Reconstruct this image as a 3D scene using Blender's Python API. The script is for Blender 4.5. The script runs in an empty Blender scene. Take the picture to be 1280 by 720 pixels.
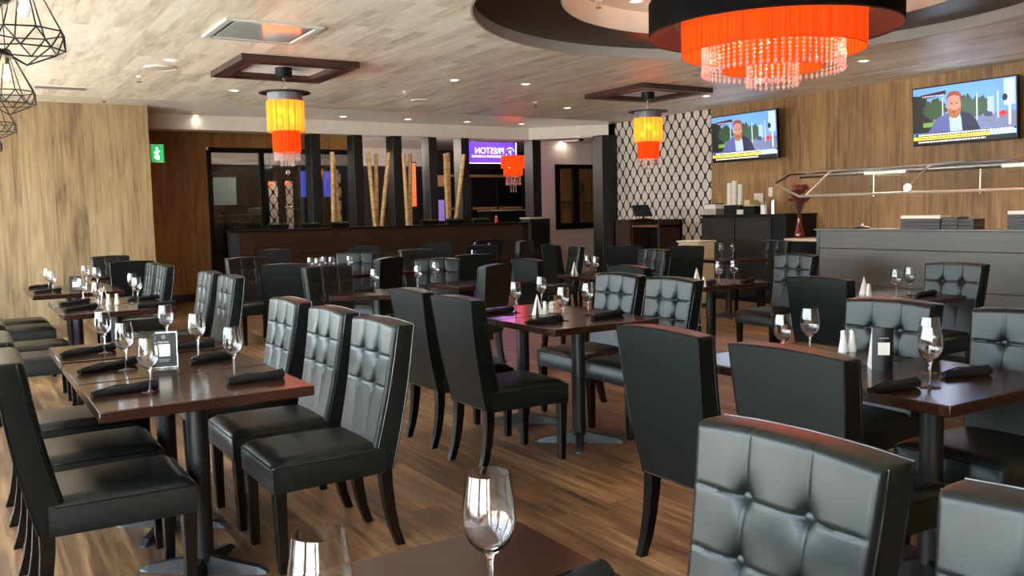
import bpy, math, random
from mathutils import Vector, Matrix
random.seed(7)
PI = math.pi
scene = bpy.context.scene
EXPO = 1.3; EK = 2**-EXPO
COL = scene.collection

# ------------------------------------------------------------------ camera
F_PX, CAM_H = 1100.0, 1.42
PITCH, YAW, ROLL = 0.0860498442, 0.562211305, -0.0219557216
def cam_rows():
    cy, sy, cp, sp = math.cos(YAW), math.sin(YAW), math.cos(PITCH), math.sin(PITCH)
    f = Vector((sy*cp, cy*cp, -sp)); rt = Vector((cy, -sy, 0)); up = rt.cross(f)
    cr, sr = math.cos(ROLL), math.sin(ROLL)
    return cr*rt+sr*up, -sr*rt+cr*up, f
RT, UP, FW = cam_rows()
cd = bpy.data.cameras.new('camera'); cam = bpy.data.objects.new('camera', cd); COL.objects.link(cam)
cd.sensor_width = 36; cd.lens = F_PX/1280*36; cd.clip_start = .02; cd.clip_end = 200
cam.matrix_world = Matrix(((RT.x, UP.x, -FW.x, 0), (RT.y, UP.y, -FW.y, 0), (RT.z, UP.z, -FW.z, CAM_H), (0, 0, 0, 1)))
scene.camera = cam
def at(x, y, X=None, Y=None, z=None):
    d = RT*((x-640)/F_PX) + UP*(-(y-360)/F_PX) + FW
    t = X/d.x if X is not None else Y/d.y if Y is not None else (z-CAM_H)/d.z
    return d*t + Vector((0, 0, CAM_H))

# ------------------------------------------------------------------ materials
def lin(c): return tuple(((v/255+.055)/1.055)**2.4 if v/255 > .04045 else v/255/12.92 for v in c)+(1,)
MATS = {}
def newmat(name):
    m = bpy.data.materials.new(name); m.use_nodes = True; nt = m.node_tree
    return m, nt, nt.nodes['Principled BSDF']
def pm(name, col, rough=.5, metal=0, spec=.5, noise=0, nscale=8, bump=0, bscale=200, emit=None, es=0, coat=0, trans=0, sheen=0):
    if name in MATS: return MATS[name]
    m, nt, b = newmat(name)
    c = lin(col)
    b.inputs['Base Color'].default_value = c; b.inputs['Roughness'].default_value = rough
    b.inputs['Metallic'].default_value = metal; b.inputs['Specular IOR Level'].default_value = spec
    b.inputs['Coat Weight'].default_value = coat; b.inputs['Transmission Weight'].default_value = trans
    tc = nt.nodes.new('ShaderNodeTexCoord')
    n = nt.nodes.new('ShaderNodeTexNoise'); n.inputs['Scale'].default_value = nscale; n.inputs['Detail'].default_value = 4
    nt.links.new(tc.outputs['Object'], n.inputs['Vector'])
    r = nt.nodes.new('ShaderNodeValToRGB'); k = noise or .04
    r.color_ramp.elements[0].position = .3; r.color_ramp.elements[1].position = .7
    r.color_ramp.elements[0].color = tuple(v*(1-k) for v in c[:3])+(1,)
    r.color_ramp.elements[1].color = tuple(min(1, v*(1+k)) for v in c[:3])+(1,)
    nt.links.new(n.outputs['Fac'], r.inputs['Fac']); nt.links.new(r.outputs['Color'], b.inputs['Base Color'])
    if bump:
        n2 = nt.nodes.new('ShaderNodeTexNoise'); n2.inputs['Scale'].default_value = bscale; n2.inputs['Detail'].default_value = 2
        nt.links.new(tc.outputs['Object'], n2.inputs['Vector'])
        bp = nt.nodes.new('ShaderNodeBump'); bp.inputs['Strength'].default_value = bump; bp.inputs['Distance'].default_value = .002
        nt.links.new(n2.outputs['Fac'], bp.inputs['Height']); nt.links.new(bp.outputs['Normal'], b.inputs['Normal'])
    if emit:
        b.inputs['Emission Color'].default_value = lin(emit); b.inputs['Emission Strength'].default_value = es*EK
    MATS[name] = m; return m
def emis(name, col, s): return pm(name, col, emit=col, es=s)
def wood(name, u, v, cols, pw=.18, pl=1.3, rough=.4, grain=.5, seam=.5, contrast=1.0, knots=.3, spec=.5, bump=.15, gs=1.0):
    """planks: u = axis along the boards, v = axis across them (0,1,2 of object coords)"""
    m, nt, b = newmat(name); N = nt.nodes.new; L = nt.links.new
    tc = N('ShaderNodeTexCoord'); sp = N('ShaderNodeSeparateXYZ'); L(tc.outputs['Object'], sp.inputs[0])
    cb = N('ShaderNodeCombineXYZ'); L(sp.outputs[u], cb.inputs[0]); L(sp.outputs[v], cb.inputs[1])
    br = N('ShaderNodeTexBrick'); L(cb.outputs[0], br.inputs['Vector'])
    br.inputs['Scale'].default_value = 1; br.inputs['Brick Width'].default_value = pl; br.inputs['Row Height'].default_value = pw
    br.inputs['Mortar Size'].default_value = .0012; br.inputs['Mortar Smooth'].default_value = .2; br.offset = .37
    br.inputs['Color1'].default_value = (0, 0, 0, 1); br.inputs['Color2'].default_value = (1, 1, 1, 1); br.inputs['Mortar'].default_value = (.5, .5, .5, 1)
    # grain coordinates, shifted per board
    mu = N('ShaderNodeVectorMath'); mu.operation = 'MULTIPLY'; L(cb.outputs[0], mu.inputs[0]); mu.inputs[1].default_value = (1.3*gs, 22*gs, 1)
    ad = N('ShaderNodeVectorMath'); ad.operation = 'MULTIPLY_ADD'; L(br.outputs['Color'], ad.inputs[0]); ad.inputs[1].default_value = (17, 31, 5); L(mu.outputs[0], ad.inputs[2])
    n1 = N('ShaderNodeTexNoise'); n1.inputs['Scale'].default_value = 1; n1.inputs['Detail'].default_value = 7; n1.inputs['Roughness'].default_value = .62; n1.inputs['Distortion'].default_value = .6
    L(ad.outputs[0], n1.inputs['Vector'])
    m2 = N('ShaderNodeVectorMath'); m2.operation = 'MULTIPLY'; L(ad.outputs[0], m2.inputs[0]); m2.inputs[1].default_value = (.7, .16, 1)
    n2 = N('ShaderNodeTexNoise'); n2.inputs['Scale'].default_value = 1.6; n2.inputs['Detail'].default_value = 3; n2.inputs['Distortion'].default_value = 1.2; L(m2.outputs[0], n2.inputs['Vector'])
    # mix: value = .5 + grain + board + knots
    a1 = N('ShaderNodeMath'); a1.operation = 'MULTIPLY_ADD'; L(n1.outputs['Fac'], a1.inputs[0]); a1.inputs[1].default_value = grain*1.6; a1.inputs[2].default_value = -.8*grain
    a2 = N('ShaderNodeMath'); a2.operation = 'MULTIPLY_ADD'; L(n2.outputs['Fac'], a2.inputs[0]); a2.inputs[1].default_value = knots*2; a2.inputs[2].default_value = .5-knots
    a3 = N('ShaderNodeMath'); L(a1.outputs[0], a3.inputs[0]); L(a2.outputs[0], a3.inputs[1])
    sr = N('ShaderNodeSeparateColor'); L(br.outputs['Color'], sr.inputs[0])
    a4 = N('ShaderNodeMath'); a4.operation = 'MULTIPLY_ADD'; L(sr.outputs[0], a4.inputs[0]); a4.inputs[1].default_value = .34*contrast; a4.inputs[2].default_value = -.17*contrast
    a5 = N('ShaderNodeMath'); L(a3.outputs[0], a5.inputs[0]); L(a4.outputs[0], a5.inputs[1])
    rp = N('ShaderNodeValToRGB'); L(a5.outputs[0], rp.inputs['Fac']); cr = rp.color_ramp
    cr.elements[0].position = .18; cr.elements[0].color = lin(cols[0]); cr.elements[1].position = .82; cr.elements[1].color = lin(cols[2])
    e = cr.elements.new(.5); e.color = lin(cols[1])
    mx = N('ShaderNodeMix'); mx.data_type = 'RGBA'; mx.blend_type = 'MULTIPLY'; L(br.outputs['Fac'], mx.inputs[0]); L(rp.outputs[0], mx.inputs[6]); mx.inputs[7].default_value = (1-seam, 1-seam, 1-seam, 1)
    L(mx.outputs[2], b.inputs['Base Color'])
    b.inputs['Roughness'].default_value = rough; b.inputs['Specular IOR Level'].default_value = spec
    bp = N('ShaderNodeBump'); bp.inputs['Strength'].default_value = bump; bp.inputs['Distance'].default_value = .003; L(n1.outputs['Fac'], bp.inputs['Height']); L(bp.outputs[0], b.inputs['Normal'])
    MATS[name] = m; return m

M_FLOOR = wood('floor_planks', 1, 0, [(44, 30, 18), (106, 75, 47), (164, 126, 84)], pw=.16, pl=1.25, rough=.42, grain=.75, seam=.6, contrast=.7, knots=.25)
M_CEIL = wood('ceiling_planks', 1, 0, [(178, 162, 140), (226, 212, 192), (244, 236, 220)], pw=.15, pl=.95, rough=.45, grain=.45, seam=.12, contrast=.9, knots=.35, bump=.1)
M_WALLF = wood('wall_boards_front', 2, 0, [(84, 64, 42), (146, 122, 88), (172, 150, 114)], pw=.40, pl=9, rough=.5, grain=.55, seam=.4, contrast=.5, knots=.27, gs=.9)
M_WALLR = wood('wall_boards_side', 2, 1, [(84, 60, 36), (148, 112, 70), (180, 144, 96)], pw=.40, pl=9, rough=.5, grain=.55, seam=.5, contrast=.55, knots=.27, gs=.9)
M_WALLB = wood('wall_boards_recess', 2, 0, [(112, 74, 34), (168, 120, 64), (196, 148, 88)], pw=.45, pl=9, rough=.5, grain=.4, seam=.35, contrast=.5, knots=.35)
M_TABLE = wood('tabletop_wood', 0, 1, [(26, 12, 8), (46, 25, 17), (62, 36, 25)], pw=3, pl=9, rough=.15, grain=.35, seam=0, contrast=0, knots=.15, bump=.03)
M_DIV = wood('divider_veneer', 0, 2, [(28, 13, 9), (54, 31, 21), (82, 52, 35)], pw=.5, pl=2.4, rough=.3, grain=.5, seam=.5, contrast=.5, knots=.25, bump=.04)
M_BUF = wood('buffet_laminate', 1, 2, [(46, 42, 38), (66, 60, 55), (80, 75, 68)], pw=9, pl=9, rough=.38, grain=.3, seam=0, contrast=0, knots=.15, bump=.04)
M_STN = wood('station_laminate', 1, 2, [(20, 17, 15), (34, 30, 27), (46, 41, 37)], pw=9, pl=9, rough=.4, grain=.5, seam=0, contrast=0, knots=.1, bump=.04)
LEATH = pm('black_leather', (15, 19, 18), rough=.33, spec=.33, noise=.1, nscale=5, bump=.08, bscale=260)
PIPE = pm('black_leather_piping', (14, 15, 15), rough=.25, spec=.6)
LEG = pm('ebonised_wood', (9, 6, 6), rough=.25, spec=.5)
BUTTON = pm('leather_button', (26, 29, 28), rough=.4, spec=.4)
IRON = pm('black_cast_iron', (10, 10, 11), rough=.45, spec=.6)
IRONS = pm('worn_iron_foot', (70, 76, 80), rough=.35, metal=.5)
BLACK = pm('black_paint', (6, 6, 6), rough=.45, spec=.3)
WHITE = pm('white_paint', (232, 226, 216), rough=.7)
WARMW = pm('cream_paint', (222, 212, 198), rough=.7)
CEILW = pm('smooth_ceiling_paint', (222, 212, 200), rough=.22)
COLM = pm('column_charcoal', (52, 51, 54), rough=.7, spec=.2)
COLB = pm('column_brown_side', (18, 12, 11), rough=.45)
NAPK = pm('black_napkin_cloth', (20, 20, 19), rough=.85, spec=.2, bump=.4, bscale=500)
CHROME = pm('chrome', (210, 210, 208), rough=.12, metal=1)
STEEL = pm('brushed_steel', (214, 208, 196), rough=.35, metal=.75)
BRASS = pm('antique_brass', (110, 98, 76), rough=.35, metal=.9)
BAMBOO = pm('bamboo_cane', (190, 152, 98), rough=.45, noise=.25, nscale=14)
BAMD = pm('bamboo_node', (120, 86, 48), rough=.6)
GREEN = pm('greenery', (66, 78, 36), rough=.8, noise=.5, nscale=40)
SALT = pm('white_ceramic', (224, 220, 210), rough=.2)
RED = pm('red_plastic', (196, 40, 24), rough=.35)
PAPERW = pm('white_paper', (214, 208, 196), rough=.8)
PRINTG = pm('grey_print', (150, 146, 140), rough=.8)
CARD = pm('black_card', (18, 17, 17), rough=.45)
BULB = emis('bulb_glow', (255, 214, 150), 30)
DLIGHT = emis('downlight_glow', (255, 236, 208), 9)
FILA = emis('filament', (255, 240, 215), 5)

def glassmat(name, rough=0, tint=(1, 1, 1), ior=1.5):
    m = bpy.data.materials.new(name); m.use_nodes = True; nt = m.node_tree; nt.nodes.clear(); N = nt.nodes.new; L = nt.links.new
    o = N('ShaderNodeOutputMaterial'); mx = N('ShaderNodeMixShader'); t = N('ShaderNodeBsdfTransparent'); g = N('ShaderNodeBsdfGlossy'); f = N('ShaderNodeLayerWeight')
    n = N('ShaderNodeTexNoise'); n.inputs['Scale'].default_value = 30
    rmp = N('ShaderNodeMapRange'); rmp.inputs[3].default_value = rough; rmp.inputs[4].default_value = rough+.02; L(n.outputs['Fac'], rmp.inputs[0]); L(rmp.outputs[0], g.inputs['Roughness'])
    t.inputs[0].default_value = tint+(1,); f.inputs[0].default_value = .5; F0 = ((ior-1)/(ior+1))**2
    pw = N('ShaderNodeMath'); pw.operation = 'POWER'; L(f.outputs['Facing'], pw.inputs[0]); pw.inputs[1].default_value = 4
    ma = N('ShaderNodeMath'); ma.operation = 'MULTIPLY_ADD'; L(pw.outputs[0], ma.inputs[0]); ma.inputs[1].default_value = (1-F0)*.8; ma.inputs[2].default_value = F0
    L(ma.outputs[0], mx.inputs[0]); L(t.outputs[0], mx.inputs[1]); L(g.outputs[0], mx.inputs[2]); L(mx.outputs[0], o.inputs[0]); MATS[name] = m; return m
PANE = glassmat('window_glass', tint=(.97, .985, .98)); PANED = glassmat('dark_door_glass', tint=(.5, .5, .5), ior=1.9)
GLASS = pm('wine_glass_crystal', (255, 255, 255), rough=.01, trans=1); GLASS.node_tree.nodes['Principled BSDF'].inputs['IOR'].default_value = 1.5
THIN = glassmat('thin_drinking_glass', tint=(.96, .98, .98), ior=1.75)
CRYS = glassmat('crystal_bead', tint=(.9, .88, .88), ior=2.6)
_n = CRYS.node_tree; _mo = [n for n in _n.nodes if n.type == 'OUTPUT_MATERIAL'][0]; _old = _mo.inputs[0].links[0].from_socket
_d = _n.nodes.new('ShaderNodeBsdfPrincipled'); _d.inputs['Base Color'].default_value = (.85, .82, .8, 1); _d.inputs['Roughness'].default_value = .05; _x = _n.nodes.new('ShaderNodeMixShader'); _x.inputs[0].default_value = .18
_n.links.new(_old, _x.inputs[1]); _n.links.new(_d.outputs[0], _x.inputs[2]); _n.links.new(_x.outputs[0], _mo.inputs[0])

def shade_mat(name, col, deep, trans=.35, es=.6, vscale=60):
    """string-fabric lamp shade: lets its bulbs' light through between vertical threads"""
    m = bpy.data.materials.new(name); m.use_nodes = True; nt = m.node_tree; nt.nodes.clear(); N = nt.nodes.new; L = nt.links.new
    o = N('ShaderNodeOutputMaterial'); tc = N('ShaderNodeTexCoord'); sp = N('ShaderNodeSeparateXYZ'); L(tc.outputs['Object'], sp.inputs[0])
    at2 = N('ShaderNodeMath'); at2.operation = 'ARCTAN2'; L(sp.outputs[1], at2.inputs[0]); L(sp.outputs[0], at2.inputs[1])
    cb = N('ShaderNodeCombineXYZ'); L(at2.outputs[0], cb.inputs[0])
    n = N('ShaderNodeTexNoise'); n.inputs['Scale'].default_value = vscale; n.inputs['Detail'].default_value = 3; L(cb.outputs[0], n.inputs['Vector'])
    r = N('ShaderNodeValToRGB'); L(n.outputs['Fac'], r.inputs['Fac']); r.color_ramp.elements[0].position = .35; r.color_ramp.elements[1].position = .65
    r.color_ramp.elements[0].color = lin(deep); r.color_ramp.elements[1].color = lin(col)
    tl = N('ShaderNodeBsdfTranslucent'); df = N('ShaderNodeBsdfDiffuse'); tr = N('ShaderNodeBsdfTransparent'); em = N('ShaderNodeEmission')
    L(r.outputs[0], tl.inputs[0]); L(r.outputs[0], df.inputs[0]); L(r.outputs[0], em.inputs[0]); em.inputs[1].default_value = es*EK; L(r.outputs[0], tr.inputs[0])
    a = N('ShaderNodeMixShader'); a.inputs[0].default_value = .35; L(tl.outputs[0], a.inputs[1]); L(df.outputs[0], a.inputs[2])
    b = N('ShaderNodeMixShader'); b.inputs[0].default_value = trans; L(a.outputs[0], b.inputs[1]); L(tr.outputs[0], b.inputs[2])
    c = N('ShaderNodeAddShader'); L(b.outputs[0], c.inputs[0]); L(em.outputs[0], c.inputs[1]); L(c.outputs[0], o.inputs[0]); MATS[name] = m; return m
SH_YEL = shade_mat('amber_string_shade', (255, 200, 88), (246, 134, 34), .4, .62, 9)
SH_ORG = shade_mat('orange_string_shade', (255, 96, 30), (206, 46, 8), .2, .7, 11)
SH_BIG = shade_mat('bright_orange_string_shade', (255, 96, 30), (228, 56, 12), .2, .72, 30)
SH_BLK = pm('black_string_shade', (4, 4, 4), rough=.8, spec=.1)
SH_INN = pm('shade_lining', (60, 50, 47), rough=.8, noise=.3, nscale=60)

def wallpaper():
    m, nt, b = newmat('diamond_wallpaper'); N = nt.nodes.new; L = nt.links.new
    tc = N('ShaderNodeTexCoord'); sp = N('ShaderNodeSeparateXYZ'); L(tc.outputs['Object'], sp.inputs[0])
    def mth(op, a, b_=None, c=None):
        n = N('ShaderNodeMath'); n.operation = op
        for i, v in enumerate((a, b_, c)):
            if v is None: continue
            if isinstance(v, (int, float)): n.inputs[i].default_value = v
            else: L(v, n.inputs[i])
        return n.outputs[0]
    hor = mth('ADD', sp.outputs[0], sp.outputs[1])
    cu = mth('COSINE', mth('MULTIPLY', hor, 2*PI/.205)); cv = mth('COSINE', mth('MULTIPLY', sp.outputs[2], 2*PI/.30))
    f = mth('ABSOLUTE', mth('ADD', cu, cv))
    l1 = mth('LESS_THAN', f, .36); nd = mth('GREATER_THAN', mth('ABSOLUTE', mth('SUBTRACT', cu, cv)), 1.64)
    blk = mth('MAXIMUM', l1, nd)
    half = mth('ABSOLUTE', mth('SINE', mth('MULTIPLY', hor, 2*PI/.205)))
    l3 = mth('MULTIPLY', mth('LESS_THAN', half, .13), .45)
    fac = mth('MAXIMUM', blk, l3)
    mx = N('ShaderNodeMix'); mx.data_type = 'RGBA'; L(fac, mx.inputs[0]); mx.inputs[6].default_value = lin((214, 202, 190)); mx.inputs[7].default_value = lin((24, 18, 18))
    L(mx.outputs[2], b.inputs['Base Color']); b.inputs['Roughness'].default_value = .6; return m
M_PAPER = wallpaper()

# ------------------------------------------------------------------ mesh builder
class MB:
    def __init__(s): s.v = []; s.f = []; s.mi = []; s.m = 0; s.T = Matrix()
    def add(s, vs, fs):
        o = len(s.v); s.v += [tuple(s.T @ Vector(v)) for v in vs]
        for f in fs: s.f.append(tuple(o+i for i in f)); s.mi.append(s.m)
        return s
    def box(s, x0, x1, y0, y1, z0, z1):
        return s.add([(x0, y0, z0), (x1, y0, z0), (x1, y1, z0), (x0, y1, z0), (x0, y0, z1), (x1, y0, z1), (x1, y1, z1), (x0, y1, z1)],
                     [(0, 3, 2, 1), (4, 5, 6, 7), (0, 1, 5, 4), (1, 2, 6, 5), (2, 3, 7, 6), (3, 0, 4, 7)])
    def loft(s, rings, cap=True):
        n = len(rings[0]); vs = [v for r in rings for v in r]; fs = []
        for i in range(len(rings)-1):
            for j in range(n): a = i*n+j; b = i*n+(j+1) % n; fs.append((a, b, b+n, a+n))
        if cap: fs += [tuple(range(n-1, -1, -1)), tuple((len(rings)-1)*n+j for j in range(n))]
        return s.add(vs, fs)
    def lathe(s, prof, n=24, c=(0, 0, 0), closed=False):
        rings = [[(c[0]+r*math.cos(2*PI*j/n), c[1]+r*math.sin(2*PI*j/n), c[2]+z) for j in range(n)] for r, z in prof]
        if closed: rings.append(rings[0])
        return s.loft(rings, cap=not closed)
    def cyl(s, c, r, h, n=20, r2=None): return s.lathe([(r, 0), (r if r2 is None else r2, h)], n, c)
    def ball(s, c, r, n=14, sz=1): return s.lathe([(max(1e-4, r*math.sin(PI*i/(n//2+1))), -r*sz*math.cos(PI*i/(n//2+1))) for i in range(n//2+2)], n, c)
    def tube(s, pts, r, n=8, rs=None):
        pts = [Vector(p) for p in pts]; rings = []; up = None
        for i, p in enumerate(pts):
            d = (pts[min(i+1, len(pts)-1)]-pts[max(i-1, 0)]).normalized()
            if up is None: up = d.orthogonal().normalized()
            a = (up-d*up.dot(d)); a = a.normalized() if a.length > 1e-6 else d.orthogonal().normalized(); up = a; b = d.cross(a); q = rs[i] if rs else r
            rings.append([tuple(p+(a*math.cos(2*PI*j/n)+b*math.sin(2*PI*j/n))*q) for j in range(n)])
        return s.loft(rings)
    def ring(s, c, R, r, n=32, k=6):
        vs = []; fs = []
        for i in range(n):
            a = 2*PI*i/n
            for j in range(k):
                b = 2*PI*j/k; q = R+r*math.cos(b); vs.append((c[0]+q*math.cos(a), c[1]+q*math.sin(a), c[2]+r*math.sin(b)))
        for i in range(n):
            for j in range(k): fs.append((i*k+j, ((i+1) % n)*k+j, ((i+1) % n)*k+(j+1) % k, i*k+(j+1) % k))
        return s.add(vs, fs)
    def poly(s, pts, th=0, d=(0, 0, 0)):
        n = len(pts); P = [Vector(p) for p in pts]; D = Vector(d)
        if not th: return s.add([tuple(p) for p in P], [tuple(range(n))])
        return s.loft([[tuple(p) for p in P], [tuple(p+D*th) for p in P]])
    def build(s, name, mats, parent=None, smooth=False, bevel=0, seg=2, loc=None, angle=35):
        me = bpy.data.meshes.new(name); me.from_pydata(s.v, [], s.f)
        for m in (mats if isinstance(mats, (list, tuple)) else [mats]): me.materials.append(m)
        for p, i in zip(me.polygons, s.mi): p.material_index = i
        if smooth:
            for p in me.polygons: p.use_smooth = True
            me.set_sharp_from_angle(angle=math.radians(angle))
        o = bpy.data.objects.new(name, me); COL.objects.link(o)
        if bevel:
            bv = o.modifiers.new('bevel', 'BEVEL'); bv.width = bevel; bv.segments = seg; bv.limit_method = 'ANGLE'; bv.angle_limit = math.radians(40)
            if seg > 1:
                for p in me.polygons: p.use_smooth = True
                me.set_sharp_from_angle(angle=math.radians(50)); bv.harden_normals = False
        if parent: o.parent = parent
        if loc: o.location = loc
        return o
def tag(o, label=None, cat=None, group=None, kind=None):
    for k, v in (('label', label), ('category', cat), ('group', group), ('kind', kind)):
        if v: o[k] = v
    return o
def thing(name, loc, rz=0, label=None, cat=None, group=None):
    o = bpy.data.objects.new(name, None); COL.objects.link(o); o.location = loc; o.rotation_euler = (0, 0, rz); o.empty_display_size = .1
    return tag(o, label, cat, group)
def struct(name, b, m, parent=None, **k):
    o = b.build(name, m, parent, **k)
    if not parent: o['kind'] = 'structure'
    return o
def dup(o, loc, rz=0, label=None, group=None, scale=None, parts=True):
    def cp(x, par):
        c = x.copy(); COL.objects.link(c); c.parent = par
        for ch in x.children:
            cp(ch, c)
        return c
    c = cp(o, None); c.location = loc; c.rotation_euler = (0, 0, rz)
    if scale: c.scale = (scale,)*3
    if label: c['label'] = label
    if group: c['group'] = group
    return c
def lamp(kind, loc, e, col=(1, .8, .6), size=.05, parent=None, rot=None, spot=None, name='light'):
    l = bpy.data.lights.new(name, kind); l.energy = e; l.color = col
    if kind in ('POINT', 'SPOT'): l.shadow_soft_size = size
    if kind == 'SPOT': l.spot_size = math.radians(spot or 100); l.spot_blend = .6
    o = bpy.data.objects.new(name, l); COL.objects.link(o); o.location = loc
    if rot: o.rotation_euler = rot
    if parent: o.parent = parent
    return o

# ------------------------------------------------------------------ the setting
CH = 3.05; XL, XR, YB = -1.1, 10.7, -3.0
struct('floor', MB().box(XL-.2, 14.5, YB-.2, 21, -.1, 0), M_FLOOR)
# plank ceiling with a round opening
CC = (5.75, 5.08); R1, R2 = 2.44, 1.70
def holed(z0, z1, r, x0, x1, y0, y1, c=CC, n=96):
    b = MB(); angs = [2*PI*i/n for i in range(n)] + [math.atan2(y-c[1], x-c[0]) % (2*PI) for x in (x0, x1) for y in (y0, y1)]
    angs = sorted(set(round(a, 6) for a in angs)); I = []; O = []
    for a in angs:
        dx, dy = math.cos(a), math.sin(a); t = min([(x1-c[0])/dx if dx > 1e-9 else (x0-c[0])/dx if dx < -1e-9 else 1e9, (y1-c[1])/dy if dy > 1e-9 else (y0-c[1])/dy if dy < -1e-9 else 1e9])
        I.append((c[0]+dx*r, c[1]+dy*r)); O.append((c[0]+dx*t, c[1]+dy*t))
    k = len(angs); vs = [(p[0], p[1], z) for z in (z0, z1) for q in (I, O) for p in q]; fs = []
    for i in range(k):
        j = (i+1) % k; fs += [(i, j, k+j, k+i), (2*k+i, 3*k+i, 3*k+j, 2*k+j), (i, 2*k+i, 2*k+j, j)]
    return b.add(vs, fs)
struct('ceiling', holed(CH, CH+.02, R1, XL, XR+.3, YB, 12.9), M_CEIL)
def ringmesh(r, z0, z1, n=96, t=.02):
    return MB().lathe([(r, z0), (r, z1), (r+t, z1), (r+t, z0)], n, (CC[0], CC[1], 0), closed=True)
struct('trim_1', ringmesh(R1-.012, CH-.004, CH+.10), pm('cove_lip_paint', (168, 164, 156), rough=.6), smooth=True)
struct('trim_2', MB().lathe([(R2, CH+.10), (R1+.02, CH+.10), (R1+.02, CH+.12), (R2, CH+.12)], 96, (CC[0], CC[1], 0), closed=True), pm('cove_dark_brown', (46, 28, 20), rough=.4), smooth=True)
struct('trim_3', MB().lathe([(R2-.01, CH+.10), (R2-.01, CH+.34), (R2+.01, CH+.34), (R2+.01, CH+.10)], 96, (CC[0], CC[1], 0), closed=True), WHITE, smooth=True)
struct('ceiling_dome', MB().cyl((CC[0], CC[1], CH+.30), R2+.01, .02, 96), CEILW)
struct('ceiling_smooth', MB().box(XL, 14.5, 12.9, 21, CH, CH+.05), CEILW)
# beam over the columns, turning across to the papered wall
b = MB(); b.box(2.45, 9.65, 14.5, 14.9, 2.82, CH)
b.loft([[(9.6, 14.5, z), (10.72, 13.38, z), (11.0, 13.66, z), (9.9, 14.9, z)] for z in (2.82, CH)])
b.box(10.7, 11.3, 13.2, 14.9, 2.82, CH)
struct('trim_4', b, WARMW)
struct('wall_right', MB().box(XR, XR+.15, YB, 10.68, 0, CH), M_WALLR)
struct('wall_right_papered', MB().box(XR, XR+.15, 10.68, 13.45, 0, CH), M_PAPER)
struct('wall_left_panel', MB().box(XL, 2.45, 13.6, 13.75, 0, CH), M_WALLF)
struct('wall_recess', MB().box(XL, 3.82, 16.0, 16.15, 0, CH), M_WALLB)
struct('wall_recess_side', MB().box(2.28, 2.44, 13.75, 16.0, 0, CH), M_WALLB)
struct('baseboard_recess', MB().box(XL, 3.8, 15.975, 16.0, 0, .11), pm('dark_baseboard', (38, 28, 22), rough=.5))
# window wall on the left and behind the viewer
FR = pm('window_frame_dark', (34, 32, 31), rough=.5)
def window_wall(idx, along, fixed, a0, a1, n, z0=.35, z1=2.75):
    w = (a1-a0)/n
    wall = MB(); 
    def bx(m, p0, p1, q0, q1, zz0, zz1):
        (m.box(q0, q1, p0, p1, zz0, zz1) if along == 'Y' else m.box(p0, p1, q0, q1, zz0, zz1))
    out = fixed-.15
    bx(wall, a0, a1, out, fixed, 0, z0); bx(wall, a0, a1, out, fixed, z1, CH)
    for i in range(n+1):
        c = a0+i*w; lo = max(a0, c-.09); hi = min(a1, c+.09); bx(wall, lo, hi, out, fixed, z0, z1)
    struct('wall_'+idx, wall, WARMW)
    for i in range(n):
        c0 = a0+i*w+.09; c1 = a0+(i+1)*w-.09; global WN; WN += 1
        e = tag(bpy.data.objects.new('window_%d' % WN, None), kind='structure'); COL.objects.link(e)
        e.location = (fixed-.07, (c0+c1)/2, z0) if along == 'Y' else ((c0+c1)/2, fixed-.07, z0)
        f = MB(); h = (c1-c0)/2
        def b2(m, p0, p1, q0, q1, zz0, zz1):
            (m.box(q0, q1, p0, p1, zz0, zz1) if along == 'Y' else m.box(p0, p1, q0, q1, zz0, zz1))
        H = z1-z0
        b2(f, -h, h, -.03, .03, 0, .06); b2(f, -h, h, -.03, .03, H-.06, H); b2(f, -h, -h+.05, -.03, .03, .06, H-.06); b2(f, h-.05, h, -.03, .03, .06, H-.06); b2(f, -h+.05, h-.05, -.03, .03, H*.7, H*.7+.05)
        f.build('window_frame', FR, e); g = MB(); b2(g, -h+.05, h-.05, -.003, .003, .06, H-.06); g.build('pane', PANE, e)
WN = 0
window_wall('left', 'Y', XL, YB, 13.6, 9)
struct('wall_back', MB().box(XL-.15, XR+.15, YB-.15, YB, 0, CH), M_WALLB)

# lobby beyond the columns
DARK = pm('lobby_dark_wall', (40, 32, 28), rough=.6)
struct('wall_lobby_back', MB().box(3.82, 14.5, 20.4, 20.6, 0, CH), DARK)
struct('trim_5', MB().box(3.82, 10.4, 20.1, 20.4, 2.62, CH), WHITE)
struct('wall_lobby_left', MB().box(3.7, 3.82, 16.15, 20.5, 0, CH), DARK)
struct('wall_lobby_right', MB().box(14.3, 14.5, 13.6, 20.5, 0, CH), DARK)
struct('wall_lobby_front', MB().box(XR+.15, 14.4, 13.45, 13.6, 0, CH), WARMW)
b = MB(); z1 = 2.62                                                     # glazed entrance screen
for x in (3.85, 4.78, 5.72, 6.62): b.box(x-.04, x+.04, 15.98, 16.06, 0, z1)
b.box(3.85, 6.62, 15.98, 16.06, z1-.04, z1+.05); b.box(3.85, 6.62, 15.98, 16.06, 0, .12); b.box(3.85, 4.78, 15.98, 16.06, .83, .87)
e = tag(bpy.data.objects.new('window_90', None), kind='structure'); COL.objects.link(e)
b.build('window_frame', BLACK, e); MB().box(3.89, 6.58, 16.015, 16.022, .12, z1-.04).build('pane', PANED, e)
struct('wall_over_screen', MB().box(3.82, 6.66, 15.98, 16.1, z1+.05, CH), M_WALLB)

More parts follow.
